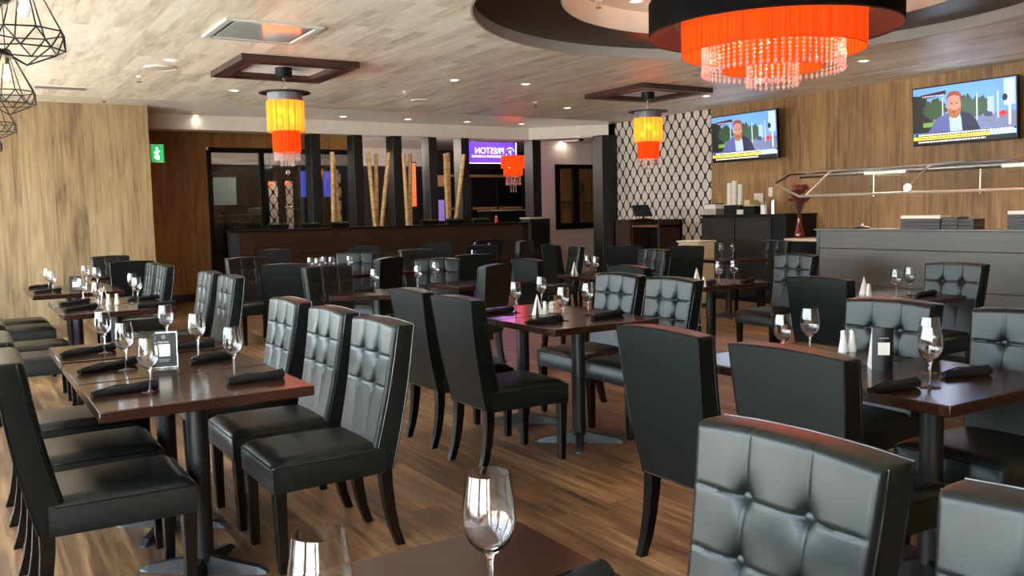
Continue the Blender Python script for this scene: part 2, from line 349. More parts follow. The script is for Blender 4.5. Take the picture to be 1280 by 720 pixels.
# columns
def column(name, x1, y0, w=.125, d=.30, z0=0, z1=2.82, label=''):
    m = MB(); x0 = x1-w
    m.box(x0, x1, y0, y0+d, z0, z1); m.mi = [1, 1, 0, 1, 0, 0]
    m.m = 0
    o = m.build(name, [COLB, COLM], bevel=.004, seg=1); return o
names = ['behind the left end of the divider, nearest the entrance screen', 'second from the entrance screen', 'in the middle of the row, between two bunches of bamboo', 'fourth from the entrance screen, right of it two leaning canes', 'beside the purple lit sign']
for i, x1 in enumerate((5.36, 6.13, 6.88, 7.59, 8.27)):
    c = column('column', x1, 14.53, w=.17); tag(c, 'tall dark square column '+names[i], 'column', 'columns behind the divider')
c = column('column', 9.90, 14.53, w=.2); tag(c, 'tall dark square column just right of the purple lit sign, at the divider end', 'column', 'columns behind the divider')
c = column('column', 10.72, 13.14, w=.38, d=.30, z1=2.82); tag(c, 'broad dark column at the left edge of the diamond wallpaper', 'column', 'columns behind the divider')

# divider wall
dv = thing('divider_wall', (6.5, 14.4, 0), 0, 'long low dark wood divider wall with planters and canes on top', 'divider')
x0 = 3.72-6.5; x1 = 9.36-6.5
MB().box(x0+.14, x1, -.06, .06, 0, 1.19).build('panel', M_DIV, dv); MB().box(x0, x0+.14, -.09, .09, 0, 1.19).build('end_post', COLM, dv)
MB().box(x0-.02, x1+.02, -.14, .14, 1.19, 1.225).build('cap_board', LEG, dv, bevel=.004, seg=1)
MB().box(x0+.14, x1, -.066, -.06, .80, .81).build('groove_strip', BLACK, dv)
# a short cabinet at the right end below column six
e = thing('column_cabinet', (9.62, 14.35, 0), 0, 'narrow dark cabinet at the foot of the column right of the sign', 'cabinet')
MB().box(-.24, .24, -.15, .15, 0, 1.28).build('body', COLB, e, bevel=.004, seg=1); MB().box(-.26, .26, -.17, .17, 1.28, 1.31).build('top', STEEL, e)
MB().box(-.2, .2, -.156, -.15, .7, 1.22).build('door', BLACK, e)

# ------------------------------------------------------------------ chairs
def backrest_mesh():
    """tufted front, flat back; width flares upwards, reclined"""
    b = MB(); nx, nz = 96, 120; z0, z1 = .345, .955
    rows = (.825, .695); colx = .077
    def hw(t): return .194+.038*min(1, max(0, t))
    def rear(t): return -.255-.10*t-.012*math.sin(PI*t)
    def thick(t): return .115-.022*t
    front = []; 
    for k in range(nz+1):
        t = k/nz; r = []
        for i in range(nx+1):
            u = -1+2*i/nx; x = hw(t)*u; z = z0+(z1-z0)*t+.014*(1-u*u)*t
            y = rear(t)+thick(t)
            e = min(1-abs(u), 1)*hw(t); et = min(1-t, t+.3)*(z1-z0)
            rnd = lambda q, R: 0 if q > R else R-math.sqrt(max(0, R*R-(R-q)**2))
            y -= rnd(e, .018)+rnd(et, .018)
            # vertical creases
            dv = min(abs(x-colx), abs(x+colx)); cx = colx*(1 if x > 0 else -1)
            fade = 1 if z > rows[1] else max(0, 1-(rows[1]-z)/.22)
            bulge = .0035*fade*(1-math.exp(-(dv/.005)**2))+.002*fade*(1-math.exp(-(dv/.03)**2))
            dh = min(abs(z-rows[0]), abs(z-rows[1])); bulge2 = (1-math.exp(-(dh/.0045)**2))
            edge = min(1, e/.03)
            yy = .005*fade
            y += -yy+bulge - .004*(1-bulge2)*edge
            for rz in rows:
                d2 = (abs(x)-colx)**2+(z-rz)**2; y -= .012*math.exp(-d2/.018**2)+.004*math.exp(-d2/.045**2)+.004*math.exp(-((abs(x)-colx)**2/.012**2+(z-rz)**2/.05**2))
            r.append((x, y, z))
        front.append(r)
    back = [[(hw(k/nz)*(-1+2*i/nx), rear(k/nz), z0+(z1-z0)*k/nz+.010*(1-(-1+2*i/nx)**2)*k/nz) for i in (range(nx+1))] for k in range(nz+1)]
    vs = [v for r in front for v in r]+[v for r in back for v in r]; W = nx+1; O = W*(nz+1); fs = []
    for k in range(nz):
        for i in range(nx):
            a = k*W+i; fs.append((a+1, a, a+W, a+W+1)); a += O; fs.append((a, a+1, a+W+1, a+W))
    for k in range(nz):
        a = k*W; fs.append((a, O+a, O+a+W, a+W)); a += nx; fs.append((O+a, a, a+W, O+a+W))
    for i in range(nx):
        fs.append((i, i+1, O+i+1, O+i)); a = nz*W+i; fs.append((a+1, a, O+a, O+a+1))
    b.add(vs, fs); return b, hw, rear, thick, rows, colx, z0, z1
def make_chair():
    t = thing('dining_chair', (0, 0, 0))
    bb, hw, rear, thick, rows, colx, z0, z1 = backrest_mesh()
    back = bb.build('backrest', LEATH, t, smooth=True, angle=50)
    p = MB()
    pts = [(-hw(k/12), rear(k/12), z0+(z1-z0)*k/12) for k in range(13)]+[(hw(1)*u, rear(1)-.001, z1+.010*(1-u*u)) for u in (-.6, 0, .6)]+[(hw(k/12), rear(k/12), z0+(z1-z0)*k/12) for k in range(12, -1, -1)]
    p.tube(pts, .0035, 6); p.tube([(-hw(0), rear(0), z0), (hw(0), rear(0), z0)], .0035, 6)
    fr = [(-hw(k/12)*.985, rear(k/12)+thick(k/12)-.024, z0+.12+(z1-z0-.12)*k/12) for k in range(13)]
    fr = [(s*hw((z-z0)/(z1-z0)), rear((z-z0)/(z1-z0))+thick((z-z0)/(z1-z0))-.022, z) for s, zs in ((-1, range(12)), (1, range(11, -1, -1))) for z in [z0+.1+(z1-z0-.105)*k/11 for k in zs]]
    p.tube(fr, .003, 6)
    p.build('piping', PIPE, back, smooth=True)
    for rz in rows:
        for s in (-1, 1):
            tt = (rz-z0)/(z1-z0); y = rear(tt)+thick(tt)-.0225
            q = MB(); q.T = Matrix.Translation((s*colx, y, rz)) @ Matrix.Rotation(-PI/2, 4, 'X'); q.lathe([(.001, .009), (.006, .0082), (.0105, .005), (.012, 0), (.010, -.008), (.001, -.009)], 14); q.build('tuft_button', BUTTON, back, smooth=True)
    # seat
    s = MB(); n = 14; top = []; 
    for j in range(n+1):
        v = j/n; y = -.22+.49*v; w = .205+.022*v
        r = []
        for i in range(n+1):
            u = -1+2*i/n; e = min((1-abs(u))*w, (1-v)*.49, .2); R = .035; dz = 0 if e > R else R-math.sqrt(R*R-(R-e)**2)
            r.append((w*u, y, .462+.014*(1-u*u)*(1-(2*v-1)**2)-dz*.7))
        top.append(r)
    vs = [v for r in top for v in r]; W = n+1; fs = [(j*W+i, j*W+i+1, (j+1)*W+i+1, (j+1)*W+i) for j in range(n) for i in range(n)]
    per = [i for i in range(W)]+[j*W+n for j in range(1, W)]+[n*W+i for i in range(n-1, -1, -1)]+[j*W for j in range(n-1, 0, -1)]
    base = len(vs); vs += [(vs[i][0], vs[i][1], .335) for i in per]; k = len(per)
    for q in range(k): fs.append((per[q], base+q, base+(q+1) % k, per[(q+1) % k]))
    fs.append(tuple(base+q for q in range(k)))
    s.add(vs, fs); seat = s.build('seat', LEATH, t, smooth=True, angle=55)
    sp = MB(); rp = [(-.206, -.2, .437), (-.228, .262, .437), (-.22, .271, .437), (.22, .271, .437), (.228, .262, .437), (.206, -.2, .437)]; sp.tube(rp, .003, 6); sp.build('seam', PIPE, seat, smooth=True)
    # legs
    for sx in (-1, 1):
        l = MB(); l.loft([[(sx*x+dx, y+dy, z) for dx, dy in ((-h, -h), (h, -h), (h, h), (-h, h))] for x, y, z, h in ((.196, .236, 0, .018), (.198, .241, .337, .025))]); l.build('leg', LEG, t, bevel=.003, seg=1)
        l = MB(); l.loft([[(sx*x+dx, y+dy, z) for dx, dy in ((-h, -h), (h, -h), (h, h), (-h, h))] for x, y, z, h in ((.173, -.285, 0, .018), (.172, -.258, .08, .0195), (.171, -.240, .17, .0215), (.169, -.229, .27, .0235), (.167, -.226, .35, .025))]); l.build('leg', LEG, t, smooth=True)
    return t
CHAIR0 = make_chair(); USED = False
# a copy without the small stuff for chairs far back (they are too small to show buttons)
def place_chair(x, y, facing, label, group):
    """facing: 'E' +X, 'W' -X, 'N' +Y, 'S' -Y or an angle in degrees (0 = +Y, counter-clockwise)"""
    global USED
    rz = {'E': -PI/2, 'W': PI/2, 'N': 0, 'S': PI}.get(facing, None)
    if rz is None: rz = math.radians(facing)
    if not USED:
        c = CHAIR0; c.location = (x, y, 0); c.rotation_euler = (0, 0, rz); c['label'] = label; c['group'] = group; c['category'] = 'chair'; USED = True
        return c
    c = dup(CHAIR0, (x, y, 0), rz, label, group); c['category'] = 'chair'; return c
G1 = 'chairs at the window-side tables'; G2 = 'chairs at the centre tables'; G3 = 'chairs at the tables by the buffet'; G4 = 'chairs at the tables before the divider'
BC = 'black leather chair '
place_chair(.43, 3.56, 'E', BC+'in the left foreground, seen from its side', G1)
place_chair(.43, 4.17, 'E', BC+'second in the left row, right behind the nearest left chair', G1)
place_chair(.43, 4.85, 'E', BC+'third in the left row, at the far end of the near table', G1)
place_chair(1.26, 3.58, 'W', BC+'nearest of three on the right side of the near left table', G1)
place_chair(1.26, 4.17, 'W', BC+'middle of three on the right side of the near left table', G1)
place_chair(1.26, 4.84, 'W', BC+'farthest of three on the right side of the near left table', G1)
place_chair(.46, 7.22, 'E', BC+'with only its seat in view left of the second window table', G1)
place_chair(.46, 7.92, 'E', BC+'left of the second window table, its seat just beyond the nearer one', G1)
place_chair(.46, 9.25, 'E', BC+'left of the third window table, only its seat showing', G1)
place_chair(.46, 9.93, 'E', BC+'farthest of the left row, against the pale board wall', G1)
place_chair(1.54, 7.16, 'W', BC+'nearer of the pair right of the second window table', G1)
place_chair(1.54, 7.86, 'W', BC+'farther of the pair right of the second window table', G1)
place_chair(1.47, 9.42, 'W', BC+'right of the third window table, before the brown recess wall', G1)
place_chair(1.47, 10.0, 'W', BC+'right of the third window table, mostly hidden by the one in front', G1)
place_chair(1.66, 10.95, 'N', BC+'with its plain dark back to the viewer before the pale board wall', G1)
place_chair(1.70, 12.25, 'S', BC+'farthest left, its rounded top peeping over the dark back before it', G1)
place_chair(2.63, 4.25, 'E', BC+'in the centre showing its back, nearer of the two', G2)
place_chair(2.66, 4.88, 'E', BC+'in the centre showing its back, just left of and behind its twin', G2)
place_chair(3.69, 4.34, 'W', BC+'tufted front to the viewer at the centre table, right-hand one', G2)
place_chair(3.71, 4.92, 'W', BC+'tufted front to the viewer at the centre table, left-hand one', G2)
place_chair(2.59, 2.53, 'E', BC+'with broad grey-lit back right of centre', G3)
place_chair(2.57, 1.90, 'E', BC+'back to the viewer, between the foreground tufted chair and right table', G3)
place_chair(3.455, 2.57, 'W', BC+'behind the menu holder on the right table, two buttons showing', G3)
place_chair(3.455, 1.93, 'W', BC+'at the right edge behind the pair of wine glasses', G3)
place_chair(1.085, 1.165, 'W', BC+'largest in the foreground, facing left with four buttons', G3)
place_chair(1.06, .59, 'W', BC+'cut off in the bottom right corner of the view', G3)
# middle of the room
place_chair(2.88, 7.45, 'S', BC+'dark tufted front and lit side, left of the grey-edged table', G4)
place_chair(2.82, 8.74, -22, BC+'showing a tapering grey back between two dark fronts at left centre', G4)
place_chair(2.86, 10.06, 'S', BC+'leftmost before the divider wall, dark front with a lit left side', G4)
place_chair(4.05, 10.05, 150, BC+'grey lit tufted front beyond the grey-edged table', G4)
place_chair(3.76, 8.96, 32, BC+'with a bright narrow side and black back beyond the grey-edged table', G4)
place_chair(4.02, 7.76, 152, BC+'wide grey tufted front just behind the two centre backs', G4)
place_chair(3.86, 6.90, 28, BC+'tall dark back with lit left edge touching the centre table glasses', G4)
place_chair(4.98, 7.12, 'E', BC+'bluish back beside the centre table, right of the lit edge', G4)
place_chair(4.90, 8.72, -12, BC+'black back with a bright top edge in the middle distance', G4)
place_chair(5.12, 10.2, 'S', BC+'small distant tufted front, left of the blue back', G4)
place_chair(3.95, 12.75, -20, BC+'bluish back far left before the divider', G4)
place_chair(5.25, 12.5, -25, BC+'bluish low back in front of the divider near the bamboo', G4)
place_chair(6.40, 12.36, -28, BC+'dark teal back below the bamboo canes at the right', G4)
place_chair(6.36, 11.02, -20, BC+'black back in the distance under the purple sign', G4)
place_chair(7.62, 12.98, -10, BC+'farthest one before the divider, right part', G4)
place_chair(7.42, 11.9, 30, BC+'small one before the foot of the column by the sign', G4)
place_chair(6.62, 9.45, 70, BC+'turned sideways, left one of a back-to-back pair near the entrance', G4)
place_chair(7.28, 9.98, -100, BC+'turned sideways, right one of a back-to-back pair near the entrance', G4)
place_chair(7.32, 8.92, -35, BC+'black back left of the small tufted front below the wallpaper', G4)
place_chair(6.42, 7.62, 'W', BC+'small dim tufted front below the host stand', G4)
place_chair(7.72, 8.20, -40, BC+'black back between the host stand and the cream cabinet', G4)
place_chair(4.94, 5.55, 'E', BC+'only its top edge in view over the tufted centre backs', G4)
place_chair(6.45, 5.64, 'W', BC+'dim tufted front before the buffet, left of its end panel', G3)
place_chair(9.0, 8.1, 'W', BC+'small dim one before the black service cabinet', G3)
place_chair(4.95, 3.68, 'E', BC+'plain bluish-black back before the buffet, seen square on', G3)
place_chair(6.10, 3.84, 'W', BC+'tufted front leaning before the grey buffet panel', G3)

# ------------------------------------------------------------------ tables
def make_table(w=.77, d=.61):
    t = thing('dining_table', (0, 0, 0))
    MB().box(-w/2, w/2, -d/2, d/2, .722, .762).build('tabletop', M_TABLE, t, bevel=.004, seg=2)
    MB().box(-.15, .15, -.15, .15, .712, .722).build('mounting_plate', IRON, t)
    MB().cyl((0, 0, .05), .042, .665, 24).build('pedestal', IRON, t, smooth=True)
    for k in range(4):
        a = PI/4+k*PI/2+.12; f = MB(); f.T = Matrix.Rotation(a, 4, 'Z')
        sec = [(.0, .028, .028, .080), (.08, .026, .022, .060), (.18, .022, .010, .038), (.23, .020, .006, .028)]
        f.loft([[(x, -h, 0 if i else 0.0), (x, h, 0), (x, h*.7, zt), (x, -h*.7, zt)] for i, (x, h, _, zt) in enumerate(sec)])
        ft = f.build('foot', IRON, t)
        g = MB(); g.T = Matrix.Rotation(a, 4, 'Z'); g.loft([[(x, -h, 0), (x, h, 0), (x, h*.7, zt), (x, -h*.7, zt)] for x, h, zt in ((.23, .020, .028), (.265, .018, .010))]); g.build('foot_tip', IRONS, ft)
    return t
TABLE0 = make_table(); TUSED = False; TABLES = []
def place_table(x, y, label, group, rz=0):
    global TUSED
    if not TUSED:
        c = TABLE0; c.location = (x, y, 0); c.rotation_euler = (0, 0, rz); c['label'] = label; c['group'] = group; TUSED = True
    else: c = dup(TABLE0, (x, y, 0), rz, label, group)
    c['category'] = 'table'; TABLES.append((x, y, rz)); return c
TT = 'dark wood pedestal table '
H1 = 'tables along the window side'; H2 = 'tables across the dining floor'
place_table(.765, 3.595, TT+'nearest of the left row', H1)
place_table(.765, 4.225, TT+'second of the left row, carrying the acrylic menu holder', H1)
place_table(.765, 4.89, TT+'third of the left row, behind the menu holder', H1)
place_table(1.0, 7.25, TT+'with two white shakers, in the middle of the left side', H1)
place_table(1.0, 7.90, TT+'pushed against the far edge of the table with two white shakers', H1)
place_table(.94, 9.27, TT+'before the pale board wall with a small menu holder', H1)
place_table(.94, 9.90, TT+'touching the pale board wall side, farthest of the left row', H1)
place_table(1.70, 11.62, TT+'hidden behind the plain dark chair back at far left', H1)
place_table(3.17, 4.29, TT+'at the centre with its corner toward the viewer', H2)
place_table(3.17, 4.91, TT+'at the centre, far half, with purple light on its surface', H2)
place_table(3.075, 1.925, TT+'at the right edge, large in view, with two wine glasses', H2)
place_table(3.06, 2.545, TT+'at the right with the curved black menu card', H2)
place_table(.595, 1.245, TT+'in the bottom foreground under the big wine glass', H2)
place_table(.595, .625, TT+'at the very bottom of the view, nearest the viewer', H2)
place_table(3.04, 6.98, TT+'with a grey-lit front edge left of the centre backs', H2, math.radians(-26))
place_table(4.16, 7.20, TT+'with a single wine glass before the wide tufted chair', H2)
place_table(5.62, 7.12, TT+'right of the bluish back, with a paper card', H2)
place_table(3.20, 9.42, TT+'with a cluster of glasses before the divider', H2)
place_table(4.10, 9.52, TT+'beyond the grey-edged table, before the lit tufted front', H2)
place_table(5.2, 9.52, TT+'in the middle distance behind the bright-topped black back', H2)
place_table(6.66, 11.62, TT+'in the far distance under the purple sign', H2)
place_table(6.3, 13.3, TT+'close to the divider, below the bamboo', H2)
place_table(5.62, 5.62, TT+'before the buffet end, with two glasses and shakers', H2)
place_table(6.10, 5.10, TT+'joined to the one before the buffet end, right part', H2) if False else None
place_table(5.62, 3.82, TT+'between the bluish-black back and the leaning tufted chair at the buffet', H2)
place_table(8.42, 8.1, TT+'before the black service cabinet with two small glasses', H2)

# ------------------------------------------------------------------ wine glasses
def snap(x, y, m=.05):
    best = None
    for tx, ty, rz in TABLES:
        c, sn = math.cos(rz), math.sin(rz); dx, dy = x-tx, y-ty; u, v = dx*c+dy*sn, -dx*sn+dy*c
        cu_, cv_ = max(-.385+m, min(.385-m, u)), max(-.305+m, min(.305-m, v)); e_ = math.hypot(u-cu_, v-cv_)
        if best is None or e_ < best[0]: best = (e_, tx+cu_*c-cv_*sn, ty+cu_*sn+cv_*c)
    if best[0] > .12: print('SNAP', round(x, 2), round(y, 2), '->', [round(q, 2) for q in best])
    return best[1], best[2]
def make_glass():
    prof_o = [(.034, 0), (.034, .0015), (.020, .004), (.006, .007), (.0042, .012), (.0036, .045), (.0040, .075), (.006, .084), (.018, .092), (.030, .105), (.037, .122), (.039, .140), (.037, .165), (.033, .190), (.0315, .204)]
    prof_i = [(.0303, .204), (.0318, .190), (.0358, .165), (.0378, .140), (.0358, .123), (.0288, .107), (.017, .095), (.004, .089), (.0005, .088)]
    b = MB(); b.lathe([(.0005, 0)]+prof_o+prof_i, 32)
    return b.build('wine_glass', GLASS, smooth=True, angle=80)
GL0 = make_glass(); GUSED = False
def wineglass(x, y, label, group, z=.762, s=1.0):
    global GUSED
    if not GUSED: g = GL0; g.location = (x, y, z); GUSED = True
    else: g = GL0.copy(); COL.objects.link(g); g.location = (x, y, z)
    g.scale = (s, s, s); tag(g, label, 'glass', group); return g
def gl(px, py, label, group, s=1.0):
    p = at(px, py, z=.763); x, y = snap(p.x, p.y, .04); return wineglass(x, y, label, group, s=s)
W = 'empty clear wine glass '
GA = 'wine glasses on the window-side tables'; GB = 'wine glasses on the centre tables'; GC = 'wine glasses on the tables by the buffet'; GD = 'wine glasses in the distance'
gl(188, 489, W+'standing nearest on the left table, before the menu holder', GA, 1.03)
gl(158, 462, W+'on the left table, second along the window side', GA, 1.03)
gl(131, 441, W+'on the left table, third along the window side', GA, 1.03)
gl(293, 471, W+'on the left table, nearest of the chair side', GA, 1.03)
gl(248, 446, W+'on the left table, middle of the chair side', GA, 1.03)
gl(209, 428, W+'on the left table, farthest of the chair side', GA, 1.0)
gl(123, 387, W+'on the second left table at the front left', GA)
gl(104, 379, W+'on the second left table at the left, behind the front one', GA)
gl(171, 378, W+'on the second left table at the right side, nearer one', GA)
gl(162, 369, W+'on the second left table at the right side, farther one', GA)
gl(66, 366.5, W+'on the far left table, nearer of its left two', GA)
gl(61, 361, W+'on the far left table, farther of its left two', GA)
gl(108, 357, W+'on the far left table behind the small menu holder', GA)
gl(122, 360, W+'on the far left table between the menu holder and the shakers', GA)
for px, py, l in ((610, 590, W+'large in the bottom foreground, right of the other one'), (398, 665, W+'cut off at the bottom foreground edge, left of the other one')):
    p = at(px, py, z=.763+.204*1.15); wineglass(p.x, p.y, l, 'wine glasses in the foreground', s=1.15)
gl(645, 391, W+'left end of the centre table, before a napkin roll', GB)
gl(677, 382, W+'on the far side of the centre table behind the white shaker', GB)
gl(704, 401, W+'at the front of the centre table beside the napkin roll', GB)
gl(735, 394, W+'at the right of the centre table before the tufted chairs', GB)
gl(1162, 484, W+'front one of the pair on the right table', GC, 1.08)
gl(1161, 466.5, W+'back one of the pair on the right table', GC, 1.08)
gl(1012, 446, W+'with visible stem on the right table beyond the near chair back', GC, 1.05)
gl(978, 452, W+'bowl only in view over the near chair back', GC, 1.0)
gl(903, 357, W+'left one of the pair on the table before the buffet end', GC)
gl(918, 355, W+'right one of the pair on the table before the buffet end', GC)
gl(1120, 373, W+'left one of the pair before the buffet panel', GC)
gl(1137, 369, W+'right one of the pair before the buffet panel', GC)
gl(902, 323.5, W+'left one of the small pair before the black service cabinet', GC)
gl(916, 323, W+'right one of the small pair before the black service cabinet', GC)
gl(469, 366, W+'on the grey-edged table left of centre', GD)
gl(539, 360, W+'against the wide grey tufted chair front', GD)
gl(735, 344.5, W+'by the paper card on the table right of the bluish back', GD)
gl(755, 347.5, W+'right end of the table beside the bluish back', GD)
for px, Y_, l in ((388, 9.52, 'left one of the cluster before the divider'), (397, 9.30, 'second of the cluster before the divider'), (405, 9.55, 'third of the cluster before the divider'), (416, 9.40, 'right one of the cluster before the divider'), (437, 9.42, 'before the lit tufted front beyond the grey-edged table'), (514, 7.4, 'seen beside the wide tufted chair, half hidden'), (592, 9.4, 'over the bright-topped black back')):
    x, y = snap(at(px, 330, Y=Y_).x, Y_, .04); wineglass(x, y, W+l, GD)
for px, Y_, l in ((594, 11.7, 'left one of the farthest glasses under the purple sign'), (612, 11.5, 'right one of the farthest glasses under the purple sign')):
    x, y = snap(at(px, 315, Y=Y_).x, Y_, .04); wineglass(x, y, W+l, GD)

# ------------------------------------------------------------------ napkin rolls
def napkin(p0, p1, label, group, r=.019):
    a = at(p0[0], p0[1], z=.785); b_ = at(p1[0], p1[1], z=.785); d = (b_-a); L = min(.27, max(.19, d.length)); d.normalize(); c = (a+b_)/2; c.x, c.y = snap(c.x, c.y, .03)
    t = thing('napkin_roll', (c.x, c.y, .7625), math.atan2(d.y, d.x), label, 'napkin', group)
    m = MB(); rings = []
    for i in range(9):
        u = i/8; x = -L/2+L*u; q = r*(.62+.5*u)*(1+.06*math.sin(i*2.3)); rings.append([(x, q*1.35*math.cos(2*PI*j/14), q*.9*(1+math.sin(2*PI*j/14))*(1+.05*math.sin(j*1.7+i))) for j in range(14)])
    m.loft(rings); m.build('cloth', NAPK, t, smooth=True, angle=60)
    f = MB(); f.tube([(-L/2+.01, -.005, r*1.28), (-L*.1, r*.9, r*1.62), (L*.25, r*1.3, r*1.25), (L/2-.01, r*1.1, r*.9)], .003, 6); f.build('fold', NAPK, t, smooth=True)
    return t
NL = 'rolled black cloth napkin '; NG = 'black napkin rolls'
for p0, p1, l in (((672, 742), (738, 716), 'at the corner of the bottom foreground table'), ((115, 490), (195, 478), 'nearest on the left table'), ((93, 463), (172, 449), 'second along the window side of the left table'), ((76, 441), (142, 432), 'third along the window side of the left table'),
    ((284, 474), (353, 465), 'nearest on the chair side of the left table'), ((238, 449), (290, 441), 'in the middle of the chair side of the left table'), ((225, 430), (262, 427), 'farthest on the chair side of the left table'),
    ((80, 386), (120, 381), 'front left on the second left table'), ((72, 379), (113, 374), 'behind the front left one on the second left table'), ((168, 381), (222, 377), 'at the right of the second left table'), ((160, 373), (198, 370), 'far right on the second left table'),
    ((42, 364.5), (76, 361), 'front one on the far left table'), ((36, 358), (64, 356), 'back one on the far left table'),
    ((658, 401), (700, 396), 'front one on the centre table'), ((738, 395), (778, 389), 'at the tufted chairs on the centre table'), ((604, 389), (640, 385), 'left one on the centre table'),
    ((1088, 484), (1144, 476), 'left one on the right table'), ((1182, 464), (1232, 461), 'right one on the right table'),
    ((875, 356), (897, 350), 'left one before the buffet end'), ((922, 352), (945, 347), 'right one before the buffet end'), ((1144, 368), (1168, 364), 'before the leaning chair at the buffet'),
    ((446, 361), (466, 360), 'on the grey-edged table'), ((880, 334), (900, 332), 'left on the small table by the service cabinet')):
    napkin(p0, p1, NL+l, NG)

# ------------------------------------------------------------------ table ware
def text(s, size, loc, rot, mat, parent, name='lettering', ext=.0006, align='CENTER', scale=(1, 1, 1)):
    cu = bpy.data.curves.new(name, 'FONT'); cu.body = s; cu.size = size; cu.align_x = align; cu.align_y = 'CENTER'; cu.extrude = ext; cu.materials.append(mat)
    o = bpy.data.objects.new(name, cu); COL.objects.link(o); o.location = loc; o.rotation_euler = rot; o.scale = scale
    bpy.context.view_layer.update(); me = bpy.data.meshes.new_from_object(o); q = bpy.data.objects.new(name, me); COL.objects.link(q)
    q.location = loc; q.rotation_euler = rot; q.scale = scale; bpy.data.objects.remove(o)
    if parent: q.parent = parent
    return q
def menu_holder(p, rz, label, s=1.0, group=None):
    t = thing('menu_holder', (p.x, p.y, .7625), rz, label, 'menu holder', group); t.scale = (s, s, s)
    MB().box(-.055, .055, -.035, .035, 0, .004).build('base', THIN, t)
    m = MB(); m.T = Matrix.Rotation(math.radians(-8), 4, 'X')
    m.box(-.052, .052, -.004, -.001, .006, .155).build('card', CARD, t)
    q = MB(); q.T = m.T; q.box(-.057, .057, -.0005, .0015, .003, .162); q.box(-.057, -.053, -.006, -.001, .003, .162); q.box(.053, .057, -.006, -.001, .003, .162); q.build('acrylic_sleeve', THIN, t)
    q = MB(); q.T = m.T; q.box(-.026, .026, -.0078, -.0072, .052, .106); q.build('white_panel', PAPERW, t)
    q = MB(); q.T = m.T; q.box(-.02, .02, -.0078, -.0072, .030, .033); q.box(-.024, .024, -.0078, -.0072, .038, .0405); q.build('small_print', PRINTG, t)
    q = MB(); q.T = m.T; q.ring((0, 0, 0), .005, .0009, 16, 4); q = MB(); q.T = m.T @ Matrix.Translation((0, -.0075, .138)) @ Matrix.Rotation(PI/2, 4, 'X'); q.ring((0, 0, 0), .006, .0009, 16, 4); q.build('emblem', PAPERW, t)
    text('PRESTON', .011, (0, -.0085-.0165, .119), (math.radians(98-16), 0, 0), PAPERW, t, ext=.0002)
    return t
menu_holder(at(206, 460, z=.763), -.25, 'clear acrylic menu holder with black card on the near left table', 1.0)
menu_holder(at(95, 366, z=.763), -.15, 'small menu holder with black card on the far left table')
p = at(1103, 462, z=.763)
t = thing('menu_card', (p.x, p.y, .7625), -.75, 'curved black menu card standing on the right table', 'menu card')
m = MB(); arc = [(.045*math.sin(a)*1.0, -.05+.0*a, a) for a in (0,)]; k = 10
outer = [(-.04+.08*i/k, -.018*math.sin(PI*i/k)) for i in range(k+1)]
m.loft([[(x, y, z) for x, y in outer]+[(x, y+.0015, z) for x, y in reversed(outer)] for z in (0, .17)]); m.build('front_leaf', CARD, t)
m = MB(); m.poly([(-.041, .002, 0), (-.041, .085, 0), (-.041, .004, .165)], .0015, (1, 0, 0)); m.build('white_side_leaf', PAPERW, t)
MB().box(-.022, .022, -.0205, -.0195, .062, .112).build('white_panel', PAPERW, t)
MB().box(-.018, .018, -.0205, -.0195, .128, .131).build('small_print', PRINTG, t)
def shaker(p, label, group, m=SALT, h=.085):
    p.x, p.y = snap(p.x, p.y, .03)
    t = thing('shaker', (p.x, p.y, .7625), 0, label, 'shaker', group)
    MB().lathe([(.021, 0), (.022, .004), (.014, h*.55), (.012, h*.8), (.0115, h*.82)], 16).build('body', m, t, smooth=True)
    MB().lathe([(.0125, h*.82), (.0135, h*.9), (.010, h*.98), (.002, h)], 16).build('cap', STEEL, t, smooth=True)
SG = 'salt and pepper shakers'
for px, py, l in ((136, 381, 'left one on the second left table'), (146, 380, 'right one on the second left table'), (683, 393, 'on the centre table by the wire caddy'), (884, 361, 'on the table before the buffet end'), (1086, 369, 'on the table before the buffet panel'), (1054, 440, 'left one on the right table, over the chair back'), (1065, 439, 'right one on the right table, by the menu card')):
    shaker(at(px, py, z=.763), 'white shaker with steel cap '+l, SG, h=.1 if px > 1000 and py > 400 else .085)
def paper_card(p, label, s=1.0, rz=0):
    p.x, p.y = snap(p.x, p.y, .04)
    t = thing('table_tent', (p.x, p.y, .7625), rz, label, 'table card', 'folded white table cards'); t.scale = (s, s, s)
    m = MB(); m.loft([[(-.03, -.022, 0), (-.028, -.022, 0), (0.001, 0, .13), (-.001, 0, .13)], [(-.03, .022, 0), (-.028, .022, 0), (.001, .004, .13), (-.001, .004, .13)]]); m.build('front_leaf', PAPERW, t)
    m = MB(); m.loft([[(.03, -.022, 0), (.028, -.022, 0), (-.001, 0, .13), (.001, 0, .13)], [(.03, .022, 0), (.028, .022, 0), (-.001, .004, .13), (.001, .004, .13)]]); m.build('back_leaf', PAPERW, t)
for px, py, l in ((676, 394, 'on the centre table beside the white shaker'), (718, 343, 'on the table right of the bluish back'), (871, 353, 'on the table before the buffet end'), (1080, 368, 'on the table before the buffet panel'), (131, 378, 'between the glasses on the second left table'), (408, 336, 'among the glasses before the divider')):
    paper_card(at(px, py, z=.763), 'pointed white folded card '+l)
p = at(693, 391, z=.763)
t = thing('condiment_caddy', (p.x, p.y, .7625), .3, 'small wire caddy of packets on the centre table', 'caddy')
m = MB()
for z in (.005, .03, .055):
    m.tube([(-.04, -.025, z), (.04, -.025, z), (.04, .025, z), (-.04, .025, z), (-.04, -.025, z)], .0015, 6)
for x in (-.04, -.013, .013, .04):
    for y in (-.025, .025): m.tube([(x, y, 0), (x, y, .058)], .0012, 6)
